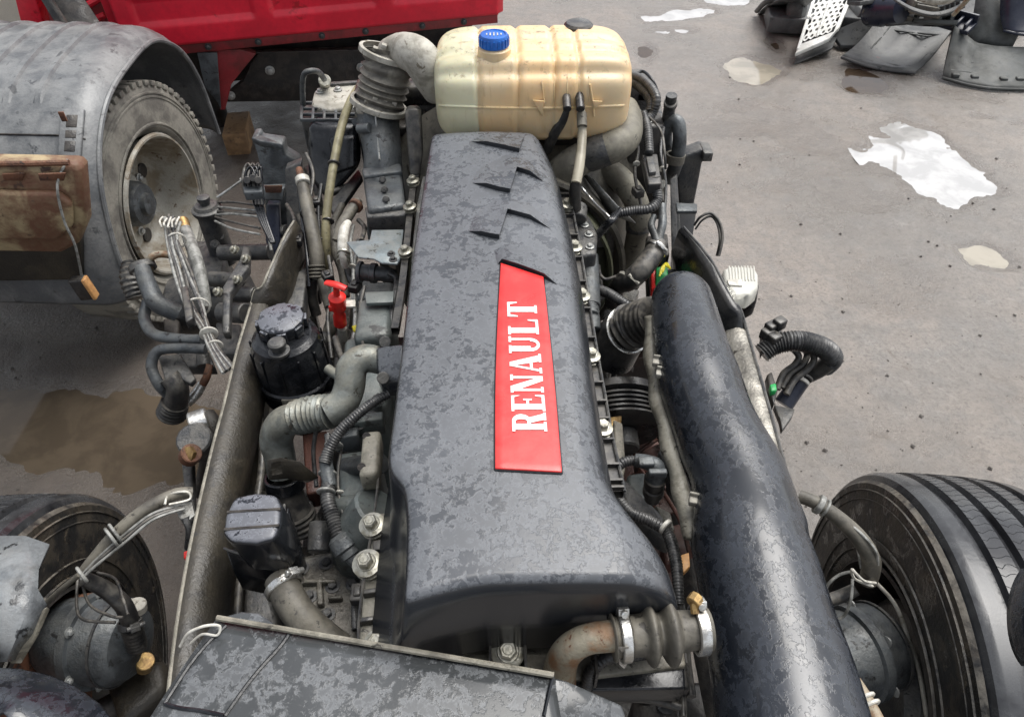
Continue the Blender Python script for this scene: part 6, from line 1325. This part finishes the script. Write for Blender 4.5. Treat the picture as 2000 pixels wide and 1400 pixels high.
# green and red coil with yellow wire by the duct
slab([(1264, 520, .96), (1282, 515, .96), (1286, 555, .93), (1266, 572, .90)], 0, .05).build('fuse_holder', 'black_plastic', T, bevel=.004)
slab([(1272, 524, .975), (1280, 520, .975), (1282, 560, .95), (1272, 566, .94)], 0, .03).build('red_fuse', 'red_plastic', T, bevel=.002)
slab([(1282, 522, .985), (1304, 515, .985), (1306, 545, .97), (1298, 562, .95), (1280, 560, .95)], 0, .03).build('green_plug', 'green_plastic', T, bevel=.004)
for k in range(3): hose('yellow_wire', [(1288+3*k, 540-4*k, 1.0, 4), (1292+4*k, 524-3*k, 1.01, 4), (1302, 514+3*k, 1.01, 4), (1309, 525, 1.0, 4)], 'yellow_plastic', T, 6)
MB().cyl(W(1312, 530, .97), W(1310, 575, .90), .016).build('sensor', 'black_gloss', T)
# thin lines, ties and clips threading through the left and right of the engine
for (L, wq, m) in (
    ([(598, 300, 1.12), (612, 340, 1.10), (606, 400, 1.06), (612, 470, 1.0)], 7, 'hose_dark'), ([(628, 360, 1.10), (622, 420, 1.05), (630, 500, .98), (628, 560, .94)], 8, 'conduit'),
    ([(582, 350, 1.08), (590, 420, 1.04), (600, 500, 1.0), (604, 560, .95)], 8, 'black_gloss'), ([(690, 440, 1.06), (684, 480, 1.05), (690, 530, 1.02), (688, 600, .98)], 7, 'cable_grey'),
    ([(712, 560, 1.08), (704, 600, 1.07), (706, 650, 1.06), (712, 690, 1.08)], 7, 'hose_dark'), ([(642, 500, 1.02), (650, 560, .98), (640, 620, .94), (648, 700, .90)], 8, 'hose_dark'),
    ([(700, 430, 1.08), (712, 445, 1.09), (706, 470, 1.10)], 9, 'hose_dark'), ([(620, 830, 1.0), (612, 880, .96), (618, 950, .94)], 9, 'conduit'),
    ([(668, 870, 1.06), (660, 930, 1.05), (666, 990, 1.04), (684, 1040, 1.03)], 6, 'hose_dark'), ([(1230, 255, 1.25), (1246, 290, 1.22), (1240, 340, 1.18), (1252, 400, 1.12)], 7, 'hose_dark'),
    ([(1296, 250, 1.2), (1290, 300, 1.18), (1300, 360, 1.12), (1296, 430, 1.06)], 7, 'conduit'), ([(1240, 150, 1.3), (1256, 140, 1.31), (1276, 160, 1.3), (1288, 190, 1.26)], 6, 'black_gloss'),
    ([(1165, 520, 1.0), (1180, 545, 1.0), (1210, 540, .98), (1230, 560, .95)], 7, 'hose_dark'), ([(1180, 860, .95), (1190, 900, .96), (1186, 950, .97), (1204, 990, .98)], 7, 'hose_dark'),
    ([(720, 1090, 1.0), (708, 1130, .99), (700, 1180, .98), (690, 1230, .98)], 8, 'hose_dark'), ([(560, 700, .9), (600, 760, .9), (640, 770, .92), (690, 750, .95)], 9, 'hose_dark'),
    ([(470, 350, .95), (500, 390, .95), (520, 440, .93), (530, 490, .9)], 6, 'cable_grey'), ([(560, 400, 1.0), (575, 430, 1.02), (570, 480, 1.0)], 8, 'hose_dark')):
    hose('thin_line', [(x, y, z, wq) for x, y, z in L], m, T, 8)
for (x, y, z, wq) in ((604, 420, 1.05, 34), (626, 470, 1.01, 16), (688, 520, 1.03, 12), (708, 640, 1.065, 12), (644, 600, .955, 14), (664, 960, 1.05, 11), (1243, 320, 1.2, 12), (1294, 330, 1.15, 12)):
    band(x, y, z, (0, -1, -.3), wq, .005, 'white_tie' if wq < 14 else 'black_plastic', T, 'cable_tie', False)
for (x, y, z, a) in ((618, 395, 1.07, 10), (694, 560, 1.04, -20), (640, 540, 1.0, 30), (1246, 375, 1.15, 15), (1188, 925, .97, 5), (700, 1160, 1.0, 0), (582, 470, 1.02, 0)):
    o = MB().box(W(x, y, z), (.026, .034, .022), Matrix.Rotation(R(a), 3, 'Z')).box(W(x, y, z)+Vector((0, 0, .012)), (.014, .020, .008), Matrix.Rotation(R(a), 3, 'Z')).build('wire_connector', 'black_plastic', T, bevel=.003)
# clutter: pipes deep in the gaps
random.seed(12)
for i in range(34):
    side = i % 3
    if side == 0: x0 = random.uniform(585, 700); y0 = random.uniform(400, 760); z = random.uniform(.7, .92); dx, dy = random.uniform(-18, 18), random.uniform(60, 180)
    elif side == 1: x0 = random.uniform(1165, 1290); y0 = random.uniform(480, 760); z = random.uniform(.6, .8); dx, dy = random.uniform(-20, 50), random.uniform(50, 160)
    else: x0 = random.uniform(520, 700); y0 = random.uniform(900, 1200); z = random.uniform(.55, .8); dx, dy = random.uniform(-20, 20), random.uniform(60, 140)
    wq = random.choice((8, 10, 14, 20)); hose('rubber_pipe', [(x0, y0, z, wq), (x0+dx*.6+random.uniform(-12, 12), y0+dy*.5, z+.03, wq), (x0+dx, y0+dy, z-.04, wq)], random.choice(('hose_dark', 'void_metal', 'conduit', 'cast_dark', 'rail_dust')), T, 8)
for i in range(26):
    x0, y0, z = random.choice(((random.uniform(590, 720), random.uniform(420, 800), random.uniform(.6, .85)), (random.uniform(1170, 1280), random.uniform(480, 700), random.uniform(.55, .75)), (random.uniform(520, 700), random.uniform(880, 1200), random.uniform(.45, .7))))
    MB().box(W(x0, y0, z), (random.uniform(.03, .10), random.uniform(.03, .12), random.uniform(.03, .08)), Matrix.Rotation(random.uniform(-.4, .4), 3, 'Z')).build('casting', random.choice(('void_metal', 'cast_dark', 'cast_oily')), T, bevel=.006)
# ================================================================ SCRAP PILE at the top right
def gp(px, py, h=0): return W(px, py, h)
G = 'scrap parts heaped at the edge of the yard'
# honeycomb grille panel, pale
def grille():
    o = thing('grille_panel', gp(1600, 80), 'pale silver honeycomb grille panel lying tilted on the scrap heap', 'grille', G)
    A, B, Cc, D = W(1566, 84, .12), W(1628, 62, .16), WY(1670, -40, 6.55), WY(1605, -40, 6.5)
    def Q(a, b): return A.lerp(B, a).lerp(D.lerp(Cc, a), b)
    n = (B-A).cross(D-A).normalized(); n = n if n.z > 0 else -n
    # hexagonal openings: bars built as a lattice around every hole
    mb = MB(); nx, ny = 5, 12; wv = 0; cells = []
    for j in range(ny):
        for i in range(nx):
            a = (i+.5+(j % 2)*.5)/(nx+.5); b = (j+.75)/(ny+.5)
            if (i == 2): pass
            cells.append((a, b))
    ra, rb = .5/(nx+.5)*.98, .62/(ny+.5)
    for (a, b) in cells:
        out = [(a+ra*math.cos(R(60*k+30))*1.17, b+rb*math.sin(R(60*k+30))*1.10) for k in range(6)]; inn_ = [(a+ra*.60*math.cos(R(60*k+30)), b+rb*.52*math.sin(R(60*k+30))) for k in range(6)]
        vs = [Q(*p) for p in out]+[Q(*p) for p in inn_]+[Q(*p)-n*.02 for p in inn_]
        mb.add(vs, [(k, (k+1) % 6, 6+(k+1) % 6, 6+k) for k in range(6)]+[(6+k, 6+(k+1) % 6, 12+(k+1) % 6, 12+k) for k in range(6)])
    mb.build('honeycomb', 'scrap_white', o, smooth=False)['kind'] = 'stuff'
    MB().prism([Q(-.12, -.06), Q(.0, -.06), Q(.0, 1.0), Q(-.10, 1.0)], -n*.03).prism([Q(1.0, -.02), Q(1.15, .05), Q(1.15, 1.0), Q(1.0, 1.0)], -n*.03).prism([Q(-.12, -.12), Q(.95, -.10), Q(1.1, .04), Q(1.0, .0), Q(-.02, -.01)], -n*.03).build('grille_frame', 'scrap_white', o, bevel=.004)
    MB().prism([Q(.44, 0)+n*.003, Q(.52, 0)+n*.003, Q(.52, 1)+n*.003, Q(.44, 1)+n*.003], n*.012).build('grille_bar', 'scrap_white', o, bevel=.003)
    MB().prism([Q(-.1, -.1)-n*.10, Q(1.1, -.1)-n*.10, Q(1.1, 1)-n*.12, Q(-.1, 1)-n*.12], n*.01).build('grille_backing', 'scrap_dark', o)
grille()
def curved_panel(name, edge0, edge1, mat, label, cat, sag=.05, lips=True):
    """a dished moulding between two sighted edges, with upturned rims"""
    o = thing(name, Vector((*W(edge0[0][0], edge0[0][1], 0).xy, 0)), label, cat, G)
    n = len(edge0); rows = []
    def EP(p): return W(p[0], p[1], p[2])
    for i in range(n):
        a, b = EP(edge0[i]), EP(edge1[i]); rows.append([a.lerp(b, t)-Vector((0, 0, sag*math.sin(math.pi*t))) for t in [k/10 for k in range(11)]])
    ob = MB().grid(rows).build('shell', mat, o, solid=.012, angle=60)
    if lips:
        for E in (edge0, edge1): MB().sweep(smooth_path([(*EP(p), .012) for p in E], 5), 8).build('rim', mat, o)
    return o, ob
o1, s1 = curved_panel('fender_shell', [(1643, 112, .05), (1690, 128, .03), (1740, 138, .02), (1788, 142, .03)], [(1722, 26, .24), (1770, 52, .12), (1820, 56, .12), (1862, 58, .20)], 'scrap_dark', 'dark dished plastic fender shell lying open on the wet ground, nearest of the heap', 'fender')
o2, s2 = curved_panel('bumper_shell', [(1840, 152, .03), (1890, 166, .02), (1945, 174, .02), (2040, 176, .03)], [(1862, 52, .30), (1905, 86, .14), (1950, 94, .14), (2040, 96, .14)], 'scrap_grey', 'grey moulded bumper shell with clips, lying at the right edge of the heap', 'bumper', .02)
b1_, b2_ = bvh(s1), bvh(s2)
for (x, y, x2, y2, m) in ((1705, 104, 1722, 108, 'scrap_grey'), (1710, 114, 1724, 118, 'red_plastic'), (1738, 112, 1758, 118, 'scrap_grey'), (1770, 122, 1790, 127, 'scrap_grey'), (1770, 66, 1822, 74, 'scrap_grey'), (1800, 82, 1830, 88, 'scrap_grey')):
    p, q = onto(b1_, x, y, .004, .05), onto(b1_, x2, y2, .004, .05); MB().sweep([(*p, .009), (*q, .009)], 6, flat=.8).build('moulded_clip', m, o1)
for L in ([(1700, 96), (1722, 72), (1742, 46)], [(1790, 130), (1818, 100), (1842, 70)], [(1672, 118), (1715, 122), (1770, 134)], [(1745, 60), (1790, 66), (1840, 70)]):
    MB().sweep([(*onto(b1_, x, y, .003, .05), .007) for x, y in L], 6).build('stiffening_rib', 'scrap_grey', o1)
MB().grid([[onto(b1_, 1712+17*a+6*k, 112-9*a+3*k, .003, .05) for a in range(5)] for k in range(5)]).build('wet_stain', 'black_gloss', o1)
for (x, y) in ((1864, 150), (1902, 154), (1958, 158), (1990, 158)): MB().box(onto(b2_, x, y, .01, .06), (.05, .04, .03), Matrix.Rotation(R(-8), 3, 'Z')).build('moulded_clip', 'scrap_grey', o2, bevel=.006)
for (a, b, c, d) in ((1872, 112, 1882, 128), (1892, 110, 1904, 124), (1950, 118, 1966, 134)):
    MB().sweep([(*onto(b2_, x, y, .003, .1), .006) for x, y in [(a, b), (c, b), (c, d), (a, d), (a, b)]], 6).build('moulded_loop', 'scrap_dark', o2)
MB().sweep([(*onto(b2_, x, y, .004, .1), .008) for x, y in [(1855, 138), (1900, 144), (1950, 147), (1996, 148)]], 6).build('stiffening_rib', 'scrap_grey', o2)
# upright liner behind, curved pipe, dark panels, torn frames
o3, s3 = curved_panel('wheel_arch_liner', [(1888, 84, .12), (1920, 90, .12), (1960, 94, .12), (1975, 96, .12)], [(1905, -30, .44), (1940, -30, .46), (1990, -30, .46), (2040, -30, .46)], 'scrap_grey', 'grey wheel arch liner standing up behind the bumper shell', 'liner', -.06)
o4, s4 = curved_panel('black_tray', [(1960, 60, .24), (1985, 66, .24), (2020, 70, .24), (2050, 72, .24)], [(1955, -20, .46), (1990, -20, .48), (2020, -20, .48), (2050, -20, .48)], 'scrap_navy', 'blue-black plastic tray at the right edge behind the liner', 'tray', .03)
hz = MB().sweep(TP([(1478, 22, .05, 9), (1500, 2, .22, 11), (1535, -4, .28, 12), (1572, 8, .22, 10)], 8), 10); hz_ = hz.build('bent_bumper_strip', 'scrap_dark', angle=60); tag(hz_, 'black bent strip lying at the left tip of the heap', 'strip', G)
MBp = MB().grid([[W(1480, 26, .02), W(1500, 8, .18), W(1560, -20, .5)], [W(1520, 22, .04), W(1535, 6, .20), W(1590, -20, .5)], [W(1565, 30, .05), W(1575, 10, .25), W(1610, -20, .5)]]).build('dark_cowl', 'scrap_dark', solid=.015); tag(MBp, 'dark curved cowl at the left end of the heap', 'cowl', G)
mr = MB().lathe(W(1556, 16, .18), (.9, -.3, .1), [(-.08, .08), (-.07, .13), (-.04, .155), (.04, .155), (.07, .12), (.08, .05), (.08, 0)], 28).build('rubber_gaiter', 'scrap_dark', angle=40); tag(mr, 'round black rubber gaiter left of the pale grille', 'gaiter', G)
nb = MB().lathe(W(1700, 22, .32), (.4, -.8, .3), [(0, .02), (0, .10), (.12, .11), (.14, .10), (.26, .09), (.27, .0)], 28).build('navy_canister', 'scrap_navy', angle=35); tag(nb, 'navy blue ribbed canister between grille and fender shell', 'canister', G)
dp = MB().prism([W(1620, 70, .06), W(1690, 40, .20), W(1730, 60, .12), W(1690, 98, .02), W(1640, 96, .02)], (0, 0, .03)).build('flat_scrap', 'scrap_dark', bevel=.008); tag(dp, 'flat black panel under the front of the grille', 'panel', G)
hb = MB().sweep(TP([(1735, -10, .55, 10), (1780, 18, .48, 14), (1830, 28, .46, 14), (1880, 10, .52, 12), (1900, -15, .6, 10)], 8), 10, flat=.5).build('curved_strap', 'scrap_dark'); tag(hb, 'curved grey strap sagging across the top of the heap', 'strap', G)
wp = MB().sweep(TP([(1790, -8, .66, 12), (1815, 0, .64, 16), (1850, 0, .64, 16), (1872, -10, .66, 12)], 6), 12).build('cream_duct', 'aluminium_dusty'); tag(wp, 'cream coloured bent duct at the top of the heap', 'duct', G)
wd_ = MB().sweep(TP([(1862, 30, .50, 8), (1885, 5, .60, 9), (1896, -10, .66, 9)], 5), 8).build('yellowed_rod', 'pipe_rust'); tag(wd_, 'yellowed rod propped against the liner', 'rod', G)
random.seed(3)
for (x, y, h_, L_, w2, m, ang, lab) in (
    (1700, 2, .40, .30, .12, 'scrap_dark', 20, 'black toothed bracket leaning on the right edge of the pale grille'),
    (1735, 26, .34, .34, .10, 'hose_rubber', -30, 'dusty brown-grey bracket between the navy canister and the fender shell'),
    (1752, 6, .40, .26, .16, 'scrap_grey', 60, 'grey bracket under the left end of the sagging strap'),
    (1776, 40, .30, .40, .08, 'scrap_dark', 10, 'long black bar lying on the far rim of the fender shell'),
    (1800, 18, .42, .22, .20, 'hose_rubber', 80, 'squarish dusty bracket below the cream duct'),
    (1822, 44, .30, .30, .10, 'scrap_grey', -12, 'grey flat bracket just behind the middle of the fender shell'),
    (1846, 24, .38, .26, .14, 'scrap_dark', 35, 'black bracket under the right end of the sagging strap'),
    (1866, 48, .28, .24, .12, 'scrap_navy', -50, 'navy bracket in the gap between fender shell and bumper shell'),
    (1880, -4, .50, .34, .12, 'scrap_dark', 15, 'black bracket behind the yellowed rod')):
    c = W(x, y, h_); rot = Matrix.Rotation(R(ang), 3, 'Z') @ Matrix.Rotation(random.uniform(-.5, .5), 3, 'X')
    mb = MB(); mb.box(c, (L_, w2, .03), rot); mb.box(c+rot @ Vector((0, w2/2, .03)), (L_, .02, .08), rot)
    for k in range(4): mb.box(c+rot @ Vector((L_*(k/4-.4), 0, .03)), (.02, w2*.8, .04), rot)
    q = mb.build('scrap_bracket', m, bevel=.005); tag(q, lab, 'bracket', 'broken brackets jammed in the heap')
MB_h = MB()
for i in range(60):
    c = W(random.uniform(1560, 2040), random.uniform(-60, 40), random.uniform(.05, .2)); MB_h.box(c+Vector((0, .2, -.08)), (.35, .3, .12), Matrix.Rotation(random.uniform(0, 3), 3, 'Z') @ Matrix.Rotation(random.uniform(-.3, .3), 3, 'X'))
tag(MB_h.build('scrap_heap', 'scrap_dark', bevel=.01), 'low mass of dark crushed scrap under the loose parts', 'scrap', kind='stuff')
